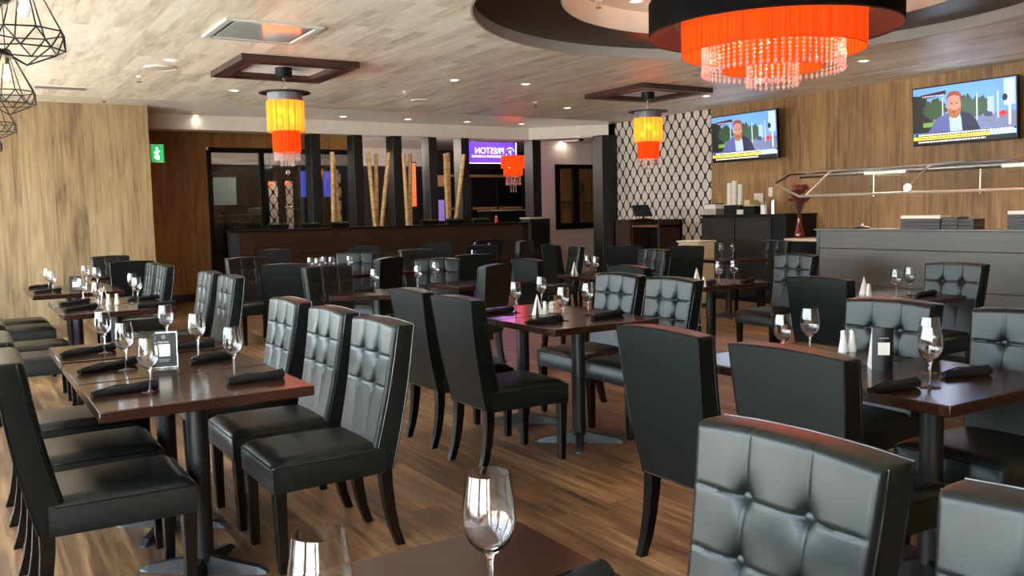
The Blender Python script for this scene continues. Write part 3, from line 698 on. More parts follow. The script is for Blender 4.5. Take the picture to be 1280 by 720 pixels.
m.tube([(0, -.025, .055), (0, -.02, .11), (0, .02, .11), (0, .025, .055)], .0018, 6); m.build('wire_basket', CHROME, t, smooth=True)
MB().box(-.036, .036, -.02, .02, .004, .075).build('packets', pm('packet_paper', (196, 188, 170), rough=.7, noise=.5, nscale=90), t, bevel=.003, seg=1)

# ------------------------------------------------------------------ ceiling lamps
def bulb_at(parent, loc, e, r=.022, col=(1, .72, .42)):
    MB().ball(loc, r, 12, 1.2).build('bulb', BULB, parent, smooth=True)
    lamp('POINT', loc, e, col, .03, parent, name='bulb_light')
def bead_fringe(parent, R, z, lens, n, name='crystal_strand', bead=.008):
    for i in range(n):
        a = 2*PI*i/n; L = lens(i, a); m = MB(); x, y = R*math.cos(a), R*math.sin(a); k = max(2, int(L/(bead*2.6)))
        for j in range(k-1): m.ball((x, y, z-(j+.5)*bead*2.4), bead, 6)
        m.lathe([(.001, -bead*4), (bead*1.3, -bead*2), (bead*.8, -bead*.5), (.001, 0)], 6, (x, y, z-(k-1)*bead*2.4)); m.build(name, CRYS, parent, smooth=False)
def small_pendant(x, y, label):
    f = thing('ceiling_frame', (x, y, CH), 0, 'square dark wood ceiling frame above the '+label.split(' ',2)[2], 'ceiling frame', 'square ceiling frames')
    o, i_ = .625, .44
    m = MB()
    for a, b_, c, d in ((-o, o, -o, -i_), (-o, o, i_, o), (-o, -i_, -i_, i_), (i_, o, -i_, i_)): m.box(a, b_, c, d, -.065, -.0005)
    m.build('frame_boards', pm('frame_wood', (58, 38, 32), rough=.35), f)
    m = MB(); i2 = .47
    for a, b_, c, d in ((-i2-.03, i2+.03, -i2-.03, -i2), (-i2-.03, i2+.03, i2, i2+.03), (-i2-.03, -i2, -i2, i2), (i2, i2+.03, -i2, i2)): m.box(a, b_, c, d, -.072, -.065)
    m.build('inner_moulding', pm('frame_wood_red', (78, 34, 28), rough=.35), f)
    MB().box(-i_, i_, -i_, i_, -.012, -.0005).build('white_field', WHITE, f)
    t = thing('pendant_lamp', (x, y, CH-.013), 0, 'two-tier '+label, 'pendant lamp', 'two-tier fringed pendant lamps')
    MB().cyl((0, 0, -.10), .09, .10, 24).build('canopy', BLACK, t, smooth=True)
    z0 = -.27
    m = MB()
    for k in range(7):
        q = MB(); m.T = Matrix.Translation((0, 0, -.112-k*.021)) @ Matrix.Rotation(PI/2*(k % 2), 4, 'Z') @ Matrix.Rotation(PI/2, 4, 'X'); m.ring((0, 0, 0), .012, .0025, 12, 5)
    m.T = Matrix()
    for s in (-1, 1): m.tube([(0, 0, -.14), (s*.05, 0, z0)], .003, 6)
    m.build('chain', CHROME, t, smooth=True)
    MB().lathe([(.001, z0-.004), (.275, z0-.004), (.275, z0+.006), (.001, z0+.006)], 48).build('top_disc', BLACK, t, smooth=True)
    MB().lathe([(.183, z0-.09), (.188, z0-.004), (.184, z0-.004), (.179, z0-.09)], 48, closed=True).build('collar_band', pm('grey_band', (96, 98, 108), rough=.4), t, smooth=True)
    MB().lathe([(.20, z0-.42), (.20, z0-.09), (.198, z0-.09), (.198, z0-.42)], 64, closed=True).build('upper_shade', SH_YEL, t, smooth=True)
    MB().ring((0, 0, z0-.42), .20, .004, 48, 6).build('shade_rim', pm('shade_rim_brown', (150, 60, 20), rough=.6), t, smooth=True)
    MB().lathe([(.15, z0-.64), (.15, z0-.42), (.148, z0-.42), (.148, z0-.64)], 64, closed=True).build('lower_shade', SH_ORG, t, smooth=True)
    for k in range(4):
        a = PI/4+k*PI/2; MB().tube([(.201*math.cos(a), .201*math.sin(a), z0-.09), (.201*math.cos(a), .201*math.sin(a), z0-.42)], .0025, 5).build('shade_rib', pm('shade_rim_brown', (150, 60, 20)), t)
    bead_fringe(t, .135, z0-.64, lambda i, a: .09, 26, bead=.0085)
    bead_fringe(t, .07, z0-.66, lambda i, a: .15, 12, bead=.0085)
    MB().ring((0, 0, 0), .022, .006, 16, 6).build('crystal_ring', CRYS, t, smooth=True, loc=(0, 0, z0-.86)).rotation_euler = (PI/2, 0, .5)
    for k in range(4):
        a = k*PI/2+.6; bulb_at(t, (.09*math.cos(a), .09*math.sin(a), z0-.2-.1*(k % 2)), 13, .034)
    return t
small_pendant(3.14, 9.55, 'orange pendant lamp left, before the entrance screen')
small_pendant(8.26, 9.46, 'orange pendant lamp before the diamond wallpaper')
# great chandelier
t = thing('drum_chandelier', (5.76, 5.06, CH+.30), 0, 'large round chandelier with black drum, orange tiers and crystal fringe', 'chandelier'); zc = CH+.30
def Z(z): return z-zc
def drum(R, za, zb, mat, name, inner=None):
    m = MB(); n = 128; t_ = .006
    m.lathe([(R, Z(za)), (R, Z(zb)), (R-t_, Z(zb)), (R-t_, Z(za))], n, closed=True); return m.build(name, mat, t, smooth=True)
MB().cyl((0, 0, -.05), .14, .05, 32).build('canopy', BLACK, t, smooth=True)
m = MB()
for k in range(4):
    a = PI/4+k*PI/2; m.tube([(.1*math.cos(a), .1*math.sin(a), -.05), (.6*math.cos(a), .6*math.sin(a), Z(3.06))], .004, 6)
    m.tube([(0, 0, Z(3.06)), (.99*math.cos(a), .99*math.sin(a), Z(3.06))], .006, 6)
m.build('support_rods', IRON, t, smooth=True)
drum(1.0, 2.835, 3.10, SH_BLK, 'black_drum'); 
m = MB(); m.lathe([(.993, Z(2.84)), (.993, Z(3.09)), (.9925, Z(3.09)), (.9925, Z(2.84))], 128, closed=True); m.build('drum_lining', SH_INN, t, smooth=True)
MB().ring((0, 0, Z(2.835)), .997, .007, 96, 6).build('drum_rim', BLACK, t, smooth=True)
drum(.73, 2.67, 3.0, SH_BIG, 'orange_outer_tier'); MB().ring((0, 0, Z(2.67)), .727, .004, 96, 6).build('tier_rim', pm('tier_rim_red', (120, 24, 8)), t, smooth=True)
drum(.40, 2.535, 2.80, SH_BIG, 'orange_inner_tier'); MB().ring((0, 0, Z(2.535)), .398, .004, 64, 6).build('tier_rim', pm('tier_rim_red', (120, 24, 8)), t, smooth=True)
for k in range(4):
    a = .3+k*PI/2
    MB().tube([(.732*math.cos(a), .732*math.sin(a), Z(2.67)), (.732*math.cos(a), .732*math.sin(a), Z(3.0))], .003, 5).build('tier_rib', MATS['tier_rim_red'], t)
bead_fringe(t, .56, Z(2.76), lambda i, a: .26, 66, bead=.0125)
bead_fringe(t, .20, Z(2.62), lambda i, a: .235, 26, bead=.0125)
for k in range(6):
    a = k*PI/3+.2; bulb_at(t, (.50*math.cos(a), .50*math.sin(a), Z(2.86)), 9, .02)
for k in range(3):
    a = k*2*PI/3+.5; bulb_at(t, (.25*math.cos(a), .25*math.sin(a), Z(2.75)), 4, .02)
# wire cage pendants along the windows
def cage(p, label):
    t = thing('cage_pendant', (p[0], p[1], CH), 0, label, 'pendant lamp', 'black wire cage pendants'); zt = 2.215-CH
    n = 8; Rr = .185; rad = .0042
    def pt(R, z, a): return (R*math.cos(a), R*math.sin(a), z)
    A = [2*PI*i/n+.2 for i in range(n)]; za, zb, zap = zt+.165, zt+.075, zt+.47
    m = MB()
    for i, a in enumerate(A):
        a2 = A[(i+1) % n]; am = a+PI/n
        m.tube([pt(.03, zap, a), pt(Rr, za, a)], rad, 5); m.tube([pt(Rr, za, a), pt(Rr, za, a2 if i < n-1 else A[0]+2*PI)], rad, 5)
        m.tube([pt(Rr*.97, zb, am), pt(Rr*.97, zb, am+2*PI/n)], rad, 5)
        m.tube([pt(Rr, za, a), pt(Rr*.97, zb, am)], rad, 5); m.tube([pt(Rr, za, a), pt(Rr*.97, zb, am-2*PI/n)], rad, 5)
        if i % 2 == 0: m.tube([pt(Rr*.97, zb, am), (0, 0, zt)], rad, 5)
    m.ring((0, 0, zap), .03, rad, 16, 5); m.build('wire_cage', BLACK, t, smooth=True)
    m = MB(); m.cyl((0, 0, -.025), .06, .025, 24); m.build('canopy', BLACK, t, smooth=True)
    MB().tube([(0, 0, -.02), (0, 0, zap+.0)], .0035, 6).build('cord', BLACK, t)
    MB().lathe([(.012, zap+.01), (.03, zap-.01), (.031, zap-.03), (.024, zap-.035), (.024, zap-.09), (.018, zap-.10), (.001, zap-.10)], 20).build('socket', BRASS, t, smooth=True)
    MB().lathe([(.013, zap-.10), (.016, zap-.125), (.03, zap-.17), (.031, zap-.20), (.02, zap-.23), (.001, zap-.238)], 20).build('glass_bulb', THIN, t, smooth=True)
    m = MB(); m.tube([(.006*math.cos(k*1.7), .006*math.sin(k*1.7), zap-.12-.09*(k % 2)) for k in range(9)], .0016, 5); m.build('filament', FILA, t)
    lamp('POINT', (0, 0, zap-.18), 2.0, (1, .85, .65), .02, t, name='bulb_light')
for (px, d), l in zip(((53, 4.56), (27, 6.6), (8, 8.6), (-6, 10.7)), ('nearest, large at the upper left corner', 'second along the window', 'third along the window, half out of view', 'fourth along the window')):
    r = RT*((px-640)/F_PX)+FW; q = r*d; cage((q.x, q.y), 'black faceted wire cage pendant with bare bulb, '+l)

# downlights and ceiling fittings
DG = 'small round ceiling downlights'
def downlight(p, z, label, e=9, ang=110, pt=False):
    t = thing('downlight', (p.x, p.y, z), 0, label, 'ceiling light', DG)
    MB().lathe([(.045, -.004), (.07, -.006), (.072, 0), (.045, 0)], 28, closed=True).build('trim_ring', WHITE, t, smooth=True)
    MB().lathe([(.001, -.003), (.045, -.003), (.045, -.001), (.001, -.001)], 24).build('lens', DLIGHT, t, smooth=True)
    if pt: lamp('POINT', (0, 0, -.35), e, (1, .9, .78), .15, t, name='ceiling_fill'); return  # bare point light added under the fitting to brighten the lobby ceiling
    lamp('SPOT', (0, 0, -.012), e, (1, .88, .72), .04, t, spot=ang, name='spot')
DLn = 'small round lit downlight '
for px, py, l in ((213, 75, 'on the plank ceiling left of the square vent'), (293, 113, 'on the plank ceiling below the left wood frame'), (568, 100, 'on the plank ceiling at the middle'), (657, 105, 'on the plank ceiling, right of the middle one'), (709, 135, 'on the plank ceiling left of the wallpaper'), (883, 120, 'beside the right wood frame'), (1080, 76, 'right of the big chandelier'), (245, 144, 'before the brown recess wall')):
    downlight(at(px, py, z=CH), CH, DLn+l, 60 if px == 245 else 28, 150 if px == 245 else 130)
for px, l in ((429, 'left one'), (510, 'second one'), (584, 'third one'), (652, 'right one')):
    q = at(px, 155, z=CH); q.y = 13.9; q.x = at(px, 155, Y=13.9).x; downlight(q, CH, DLn+'in the smooth strip before the beam, '+l, 12)
for px, l in ((415, 'left of the bamboo'), (463, 'over the left bamboo bunch'), (508, 'over the third column gap'), (550, 'over the fourth column gap'), (619, 'above the purple sign'), (705, 'between the two right columns')):
    q = at(px, 168, Y=16.4); downlight(q, CH, DLn+'beyond the beam, '+l, 12 if px < 700 else 4, 150, px < 700)
q = at(795, 2, z=CH+.295); downlight(q, CH+.299, DLn+'inside the round ceiling recess', 10)
def disc(p, z, r, label, name, cat, m):
    t = thing(name, (p.x, p.y, z), 0, label, cat); MB().lathe([(.001, -.012), (r*.9, -.012), (r, -.004), (r, 0), (.001, 0)], 40).build('face', m, t, smooth=True)
    MB().ring((0, 0, -.008), r*.97, .008, 40, 5).build('rim', WARMW, t, smooth=True)
SPK = pm('speaker_grille', (188, 174, 160), rough=.6)
disc(at(200, 84, z=CH), CH, .16, 'flat round ceiling speaker left, with pinkish rim', 'ceiling_speaker', 'speaker', SPK)
disc(at(526, 125, z=CH), CH, .14, 'flat round ceiling speaker near the middle', 'ceiling_speaker', 'speaker', SPK)
def sprinkler(p, z, label):
    t = thing('ceiling_sprinkler', (p.x, p.y, z), 0, label, 'sprinkler', 'ceiling sprinklers'); MB().cyl((0, 0, -.012), .035, .012, 20).build('escutcheon', WHITE, t, smooth=True)
    MB().cyl((0, 0, -.045), .010, .034, 12).build('stem', CHROME, t, smooth=True); m = MB(); m.cyl((0, 0, -.07), .03, .004, 16); m.tube([(-.012, 0, -.045), (-.014, 0, -.068)], .003, 5); m.tube([(.012, 0, -.045), (.014, 0, -.068)], .003, 5); m.build('deflector', IRON, t)
for px, py, l in ((174, 95, 'left of the ceiling, near the speaker'), (507, 114, 'at the middle, near the round speaker'), (669, 128, 'right of the middle downlights'), (130, 121, 'at the left over the pale board wall'), (748, 0.5, 'inside the round recess')):
    z = CH if py > 1 else CH+.299
    sprinkler(at(px, py, z=z), z, 'small metal ceiling sprinkler '+l)
# square mirror-like diffuser and slot vent
q = at(328, 39, z=CH); t = thing('ceiling_diffuser', (q.x, q.y, CH), 0, 'square glossy white air diffuser on the plank ceiling, left of the recess', 'air diffuser')
h = .42; m = MB(); 
for a, b_, c, d in ((-h, h, -h, -h+.06), (-h, h, h-.06, h), (-h, -h+.06, -h+.06, h-.06), (h-.06, h, -h+.06, h-.06)): m.box(a, b_, c, d, -.02, -.0005)
m.build('frame', pm('satin_white_metal', (214, 212, 206), rough=.2, metal=.2), t, bevel=.005, seg=1)
MB().box(-h+.1, h-.1, -h+.1, h-.1, -.014, -.004).build('plate', pm('mirror_plate', (206, 204, 200), rough=.08, metal=.35), t)
MB().box(-h+.06, h-.06, -h+.06, h-.06, -.003, -.0008).build('gap_shadow', BLACK, t)
q = at(76, 109, z=CH); t = thing('slot_vent', (q.x, q.y, CH), 0, 'narrow white slot vent at the left of the ceiling', 'air vent')
MB().box(-.34, .34, -.15, .15, -.01, -.0005).build('frame', WARMW, t); m = MB(); [m.box(-.28, .28, -.08+.04*k, -.055+.04*k, -.013, -.010) for k in range(5)]; m.build('louvre_slats', pm('vent_grey', (120, 114, 106)), t)
q = at(734, 154, Y=13.2); t = thing('dome_camera', (10.2, 13.6, 2.82), 0, 'small dome camera under the beam, left of the wallpaper', 'camera')
MB().lathe([(.07, 0), (.07, -.03), (.001, -.03)][::-1], 24).build('mount', WHITE, t, smooth=True); MB().ball((0, 0, -.04), .05, 16).build('dome', BLACK, t, smooth=True)

# ------------------------------------------------------------------ bamboo, planters, lobby things
def cane(b0, t0, y, label, r=.042, ytop=None):
    p = at(b0[0], b0[1], Y=y); q = at(t0[0], t0[1], Y=ytop or y); p.z = 1.226
    t = thing('bamboo_cane', p, 0, label, 'bamboo cane', 'bamboo canes between the columns'); d = q-p; n = 9; pts = []; rs = []
    for i in range(n):
        for f, s in ((0, 1.08), (.04, 1.0), (.5, .98), (.96, 1.0)): pts.append(d*((i+f)/n)); rs.append(r*s*(1-.12*i/n))
    pts.append(d); rs.append(r*.9)
    m = MB(); m.tube(pts, r, 12, rs); m.m = 1
    for i in range(1, n): m.tube([d*(i/n)-d.normalized()*.006, d*(i/n)+d.normalized()*.006], r*1.06*(1-.12*i/n), 12)
    m.build('culm', [BAMBOO, BAMD], t, smooth=True)
B = 'tall tan bamboo cane '
for b0, t0, l, dy in (((417, 277), (415, 190), 'leftmost, upright beside the patterned panel', 0), ((424, 277), (416, 196), 'leaning left behind the leftmost one', .12), ((469, 283), (460, 190), 'left leaning one of the bunch beyond the second column', 0), ((471, 283), (470, 192), 'upright one in the bunch beyond the second column', .14), ((477, 283), (486, 191), 'right leaning one of the bunch beyond the second column', .02), ((510, 282), (504, 192), 'left leaning one of the pair right of the third column', 0), ((513, 282), (512.5, 192), 'upright one of the pair right of the third column', .12),
    ((560, 274), (556, 192), 'left one of the three beside the fourth gap', 0), ((562, 274), (560, 191), 'pale one in the middle of the three beside the fourth gap', .13), ((569, 274), (580, 193), 'strongly leaning one left of the purple sign', .02)):
    cane(b0, t0, 14.43+dy*.75, B+l, .04)
def planter(px, label):
    p = at(px, 278, Y=14.36); t = thing('planter_tray', (p.x, 14.315, 1.2255), 0, label, 'planter', 'low planters on the divider')
    MB().loft([[(-w, -d, z), (w, -d, z), (w, d, z), (-w, d, z)] for w, d, z in ((.15, .035, 0), (.17, .045, .07))]).build('tray', BLACK, t)
    m = MB(); rn = random.Random(px)
    for k in range(90):
        x, y = rn.uniform(-.16, .16), rn.uniform(-.035, .035); a = rn.uniform(0, PI); h = rn.uniform(.015, .04); s = .012
        m.add([(x, y, .06), (x+s*math.cos(a), y+s*math.sin(a), .07+h*.6), (x+.3*s, y, .07+h), (x-s*math.cos(a), y-s*math.sin(a), .07+h*.6)], [(0, 1, 2, 3)])
    m.box(-.155, .155, -.036, .036, .05, .072); m.build('foliage', GREEN, t)
PG = 'low black tray of small green plants on the divider, '
for px, l in ((347, 'leftmost'), (386, 'second from the left'), (423, 'third from left'), (535, 'between the third and fourth bamboo'), (567, 'beneath the leaning canes'), (599, 'rightmost, below the sign')): planter(px, PG+l)
p = at(619, 280, Y=14.36); t = thing('sauce_bottle', (p.x, 14.32, 1.2255), 0, 'small red bottle on the right end of the divider', 'bottle')
MB().lathe([(.03, 0), (.034, .01), (.034, .07), (.02, .09), (.014, .1)], 16).build('body', RED, t, smooth=True); MB().cyl((0, 0, .1), .015, .03, 12).build('cap', PAPERW, t, smooth=True)

# purple sign (read from its back)
SIGN = emis('sign_purple', (96, 62, 205), 1.25); SIGNT = emis('sign_letter_light', (236, 214, 255), 3.5)
Ys = 16.2; a = at(586, 177, Y=Ys); b_ = at(645, 204, Y=Ys); c = (a+b_)/2; w = b_.x-a.x; hh = a.z-b_.z
t = thing('lit_sign', (c.x, Ys, c.z), 0, 'purple lit restaurant sign seen mirrored between two dark columns', 'sign')
MB().box(-w/2-.35, w/2, 0, .03, -hh/2, hh/2).build('panel', SIGN, t)
m = MB(); m.box(-w/2-.35, w/2, -.006, 0, -hh/2-.015, -hh/2); m.box(w/2, w/2+.015, -.006, .02, -hh/2, hh/2); m.build('edge_tube', SIGNT, t)
m = MB(); [m.tube([(s*(w/2-.1)*1.0, .015, hh/2), (s*(w/2-.1), .015, CH-c.z)], .006, 6) for s in (-1, 1)]; m.build('hanger_rods', STEEL, t)
text('PRESTON', .18, (w/2-.78+.12, -.004, .03), (PI/2, 0, 0), SIGNT, t, 'lettering', .002, 'CENTER', (-.95, 1, 1))
text('RESTAURANT & LOUNGE', .064, (w/2-.78+.12-.06, -.004, -.085), (PI/2, 0, 0), SIGNT, t, 'small_lettering', .002, 'CENTER', (-1.05, 1, 1))
text('P', .13, (w/2-.15, -.004, 0), (PI/2, 0, 0), SIGNT, t, 'logo_letter', .002, 'CENTER', (-1, 1, 1))
m = MB()
for a0, a1 in ((.35, 2.4), (3.4, 5.6)): m.tube([(w/2-.15+.105*math.cos(x), -.006, .105*math.sin(x)) for x in [a0+(a1-a0)*k/14 for k in range(15)]], .009, 6)
m.build('logo_arcs', SIGNT, t, smooth=True)
lamp('POINT', (0, -.5, .15), 5, (.45, .25, 1), .2, t, name='sign_glow')
# second tiered lamp in the lobby
p = at(641, 195, Y=15.6); t = thing('lobby_chandelier', (p.x, 15.6, CH), 0, 'tiered orange chandelier with crystals right of the purple sign in the lobby', 'chandelier')
m = MB(); m.tube([(0, 0, 0), (0, 0, p.z-CH)], .006, 6); m.build('rod', IRON, t); zz = p.z-CH
MB().lathe([(.25, zz-.25), (.25, zz), (.248, zz), (.248, zz-.25)], 48, closed=True).build('upper_tier', SH_BIG, t, smooth=True)
MB().lathe([(.2, zz-.4), (.2, zz-.25), (.198, zz-.25), (.198, zz-.4)], 48, closed=True).build('lower_tier', SH_BIG, t, smooth=True)
bead_fringe(t, .15, zz-.42, lambda i, a: .2, 16, bead=.014); bead_fringe(t, .06, zz-.5, lambda i, a: .28, 6, bead=.014)
for k in range(4): bulb_at(t, (.15*math.cos(k*PI/2), .15*math.sin(k*PI/2), zz-.2), 8, .03)
# lobby back wall furniture
SH = pm('shelf_oak', (150, 112, 64), rough=.5)
t = thing('back_bar_shelving', (11.1, 19.0, 0), 0, 'dark shelving with tan shelf boards far behind the sign', 'shelving')
MB().box(-1.2, 1.3, 0, .28, 0, 2.5).build('case', BLACK, t)
m = MB(); [m.box(-1.1, 1.2, -.04, 0, z, z+.06) for z in (.8, 1.5, 2.3)]; m.build('shelf_boards', SH, t)
m = MB(); [m.box(x, x+.05, -.05, 0, .0, 2.3) for x in (-1.2, -.3, .45, 1.25)]; m.build('uprights', COLB, t)
t = thing('lobby_counter', (11.35, 18.2, 0), 0, 'black counter with a pale top edge in the lobby below the sign', 'counter')
MB().box(-.6, .7, -.3, .3, 0, 1.45).build('body', BLACK, t); MB().box(-.62, .72, -.33, .33, 1.45, 1.48).build('top', STEEL, t)
MB().box(.4, .44, -.34, -.32, 1.5, 2.3).build('light_post', WHITE, t)
def lobby_panel(px0, px1, y0, y1, Y, m, name, label, cat, group, frame=BLACK):
    a = at(px0, y0, Y=Y); b_ = at(px1, y1, Y=Y); w = b_.x-a.x; t = thing(name, ((a.x+b_.x)/2, Y, 0), 0, label, cat, group)
    MB().box(-w/2, w/2, 0, .03, max(.05, b_.z), a.z).build('face', m, t); f = MB(); z0 = max(.05, b_.z)
    f.box(-w/2-.04, -w/2, -.02, .05, 0, a.z+.04); f.box(w/2, w/2+.04, -.02, .05, 0, a.z+.04); f.box(-w/2, w/2, -.02, .05, a.z, a.z+.04); f.build('frame', frame, t)
lobby_panel(325, 331, 228, 330, 18.5, M_PAPER, 'patterned_reflection', 'narrow patterned reflection panel seen through the entrance glass, leftmost', 'screen panel', 'patterned reflection panels')  # added upright panels stand in for patterned reflections
lobby_panel(335, 351, 226, 330, 18.5, M_PAPER, 'patterned_reflection', 'patterned reflection panel in the middle of the entrance glass', 'screen panel', 'patterned reflection panels')
lobby_panel(356, 370, 226, 330, 18.5, M_PAPER, 'patterned_reflection', 'patterned reflection panel behind the pendant crystals', 'screen panel', 'patterned reflection panels')
lobby_panel(412, 430, 212, 330, 18.8, M_PAPER, 'patterned_reflection', 'patterned reflection panel between first and second column', 'screen panel', 'patterned reflection panels')
BLUE = emis('reflection_blue', (70, 90, 220), 1.6)  # glowing colour for added panels that stand in for blue reflections
def lobby_screen(px0, px1, y0, y1, Y, m, name, label, cat):
    a = at(px0, y0, Y=Y); b_ = at(px1, y1, Y=Y); w = b_.x-a.x; h = a.z-b_.z; t = thing(name, ((a.x+b_.x)/2, Y, 0), 0, label, cat)
    MB().box(-w/2, w/2, 0, .03, b_.z, a.z).build('display', m, t); MB().box(-w/2-.03, w/2+.03, .03, .08, b_.z-.03, a.z+.03).build('casing', BLACK, t); MB().box(-.05, .05, .04, .09, 0, b_.z).build('stand', BLACK, t)
lobby_screen(376, 383, 214, 246, 18.0, BLUE, 'blue_reflection', 'narrow blue reflection panel left of the first column', 'display')
lobby_screen(404, 414, 214, 246, 18.3, BLUE, 'blue_reflection', 'narrow blue reflection panel right of the first column', 'display')
lobby_screen(513, 521, 204, 258, 18.0, emis('lantern_orange', (214, 92, 36), 1.0), 'orange_lantern_panel', 'tall orange lit slatted panel behind the third column gap', 'lamp')
lobby_screen(548, 556, 250, 276, 17.8, emis('purple_display', (120, 96, 170), .7), 'purple_display', 'small purple display behind the fourth column gap', 'display')
lobby_screen(546, 557, 219, 233, 18.3, pm('framed_print', (150, 110, 70)), 'framed_picture', 'small brown picture behind the fourth column gap', 'picture')
lobby_screen(266, 296, 222, 256, 19.0, pm('dim_window', (120, 140, 140), emit=(110, 130, 130), es=.35), 'lobby_window_display', 'pale window-like panel seen through the entrance glass at left', 'display')
for x, z, l in ((5.6, 2.1, 'left'), (5.95, 2.12, 'right')):
    t = thing('red_pendant', (x, 18.2, CH), 0, 'small red glowing pendant seen through the entrance glass, '+l+' one', 'pendant lamp', 'small red pendants in the lobby'); MB().tube([(0, 0, 0), (0, 0, z-CH)], .005, 5).build('cord', BLACK, t); MB().ball((0, 0, z-CH), .05, 12).build('globe', emis('red_globe', (255, 90, 50), 4), t, smooth=True)
lamp('POINT', (5.5, 18, 2.6), 60, (1, .85, .7), .2, name='lobby_fill_lamp')
# wall piece with inner window right of the sign
a0 = at(693, 192, Y=16.5)
struct('wall_entry', MB().box(a0.x+.02, 14.3, 16.5, 16.62, 0, 1.05).box(a0.x+.02, 14.3, 16.5, 16.62, 2.42, CH).box(a0.x-.4, a0.x+.02, 16.5, 16.62, 0, CH), WARMW)
e = tag(bpy.data.objects.new('window_91', None), kind='structure'); COL.objects.link(e)
f = MB()
for p_, q_, r_, s_ in ((a0.x, a0.x+.12, 1.0, 2.45), (a0.x+.5, a0.x+.66, 1.05, 2.42), (a0.x+1.9, a0.x+2.0, 1.05, 2.42)): f.box(p_, q_, 16.46, 16.56, r_, s_)
f.box(a0.x, a0.x+2.0, 16.46, 16.56, 1.0, 1.14); f.box(a0.x, a0.x+2.0, 16.46, 16.56, 2.38, 2.48); f.build('window_frame', BLACK, e); MB().box(a0.x+.1, a0.x+1.9, 16.50, 16.51, 1.1, 2.4).build('pane', PANE, e)
t = thing('niche_panel', (a0.x+1.3, 17.7, 0), 0, 'brown wood panel with a ledge seen through the inner window', 'wall panel')
MB().box(-.8, 1.2, 0, .08, 0, 2.8).build('board', M_WALLB, t); MB().box(-.8, 1.2, -.5, 0, 1.66, 1.70).build('ledge', SH, t)
t = thing('topiary_ball', (a0.x+1.28, 17.38, 1.701), 0, 'green leaf ball in a pot on the ledge behind the inner window', 'plant')
MB().lathe([(.05, 0), (.07, .1), (.001, .1)], 16).build('pot', BLACK, t, smooth=True)
m = MB(); rn = random.Random(3)
m.ball((0, 0, .27), .17, 16)
for k in range(260):
    u = rn.uniform(-1, 1); a_ = rn.uniform(0, 2*PI); s = math.sqrt(1-u*u); d = Vector((s*math.cos(a_), s*math.sin(a_), u)); c_ = Vector((0, 0, .27))+d*.185; o1 = d.orthogonal().normalized()*.018; o2 = d.cross(o1)
    m.add([tuple(c_-o1), tuple(c_-o2*.6), tuple(c_+o1+d*.012), tuple(c_+o2*.6)], [(0, 1, 2, 3)])
m.build('foliage', pm('topiary_green', (78, 104, 44), rough=.8, noise=.4, nscale=30), t)
# exit sign
p = at(191, 191, Y=13.58); t = thing('exit_sign', (2.50, 13.66, p.z), 0, 'small green lit exit sign beside the corner of the pale board wall', 'sign')
MB().box(-.02, .15, 0, .03, -.12, .12).build('face', emis('exit_green', (24, 160, 80), .8), t); MB().box(-.025, .16, .03, .05, -.13, .13).build('casing', WHITE, t); MB().box(-.06, .25, .0, .03, .13, .15).build('bracket', BLACK, t)
m = MB(); m.T = Matrix.Translation((.06, -.003, 0)); m.box(-.012, .012, 0, .003, -.03, .05); m.box(-.04, 0, 0, .003, .0, .02); m.box(0, .04, 0, .003, .02, .038); m.box(-.035, -.005, 0, .003, -.075, -.03); m.box(.0, .03, 0, .003, -.09, -.03); m.ball((0, 0, .07), .017, 10); m.build('running_figure', emis('exit_white', (230, 255, 240), 2), t)

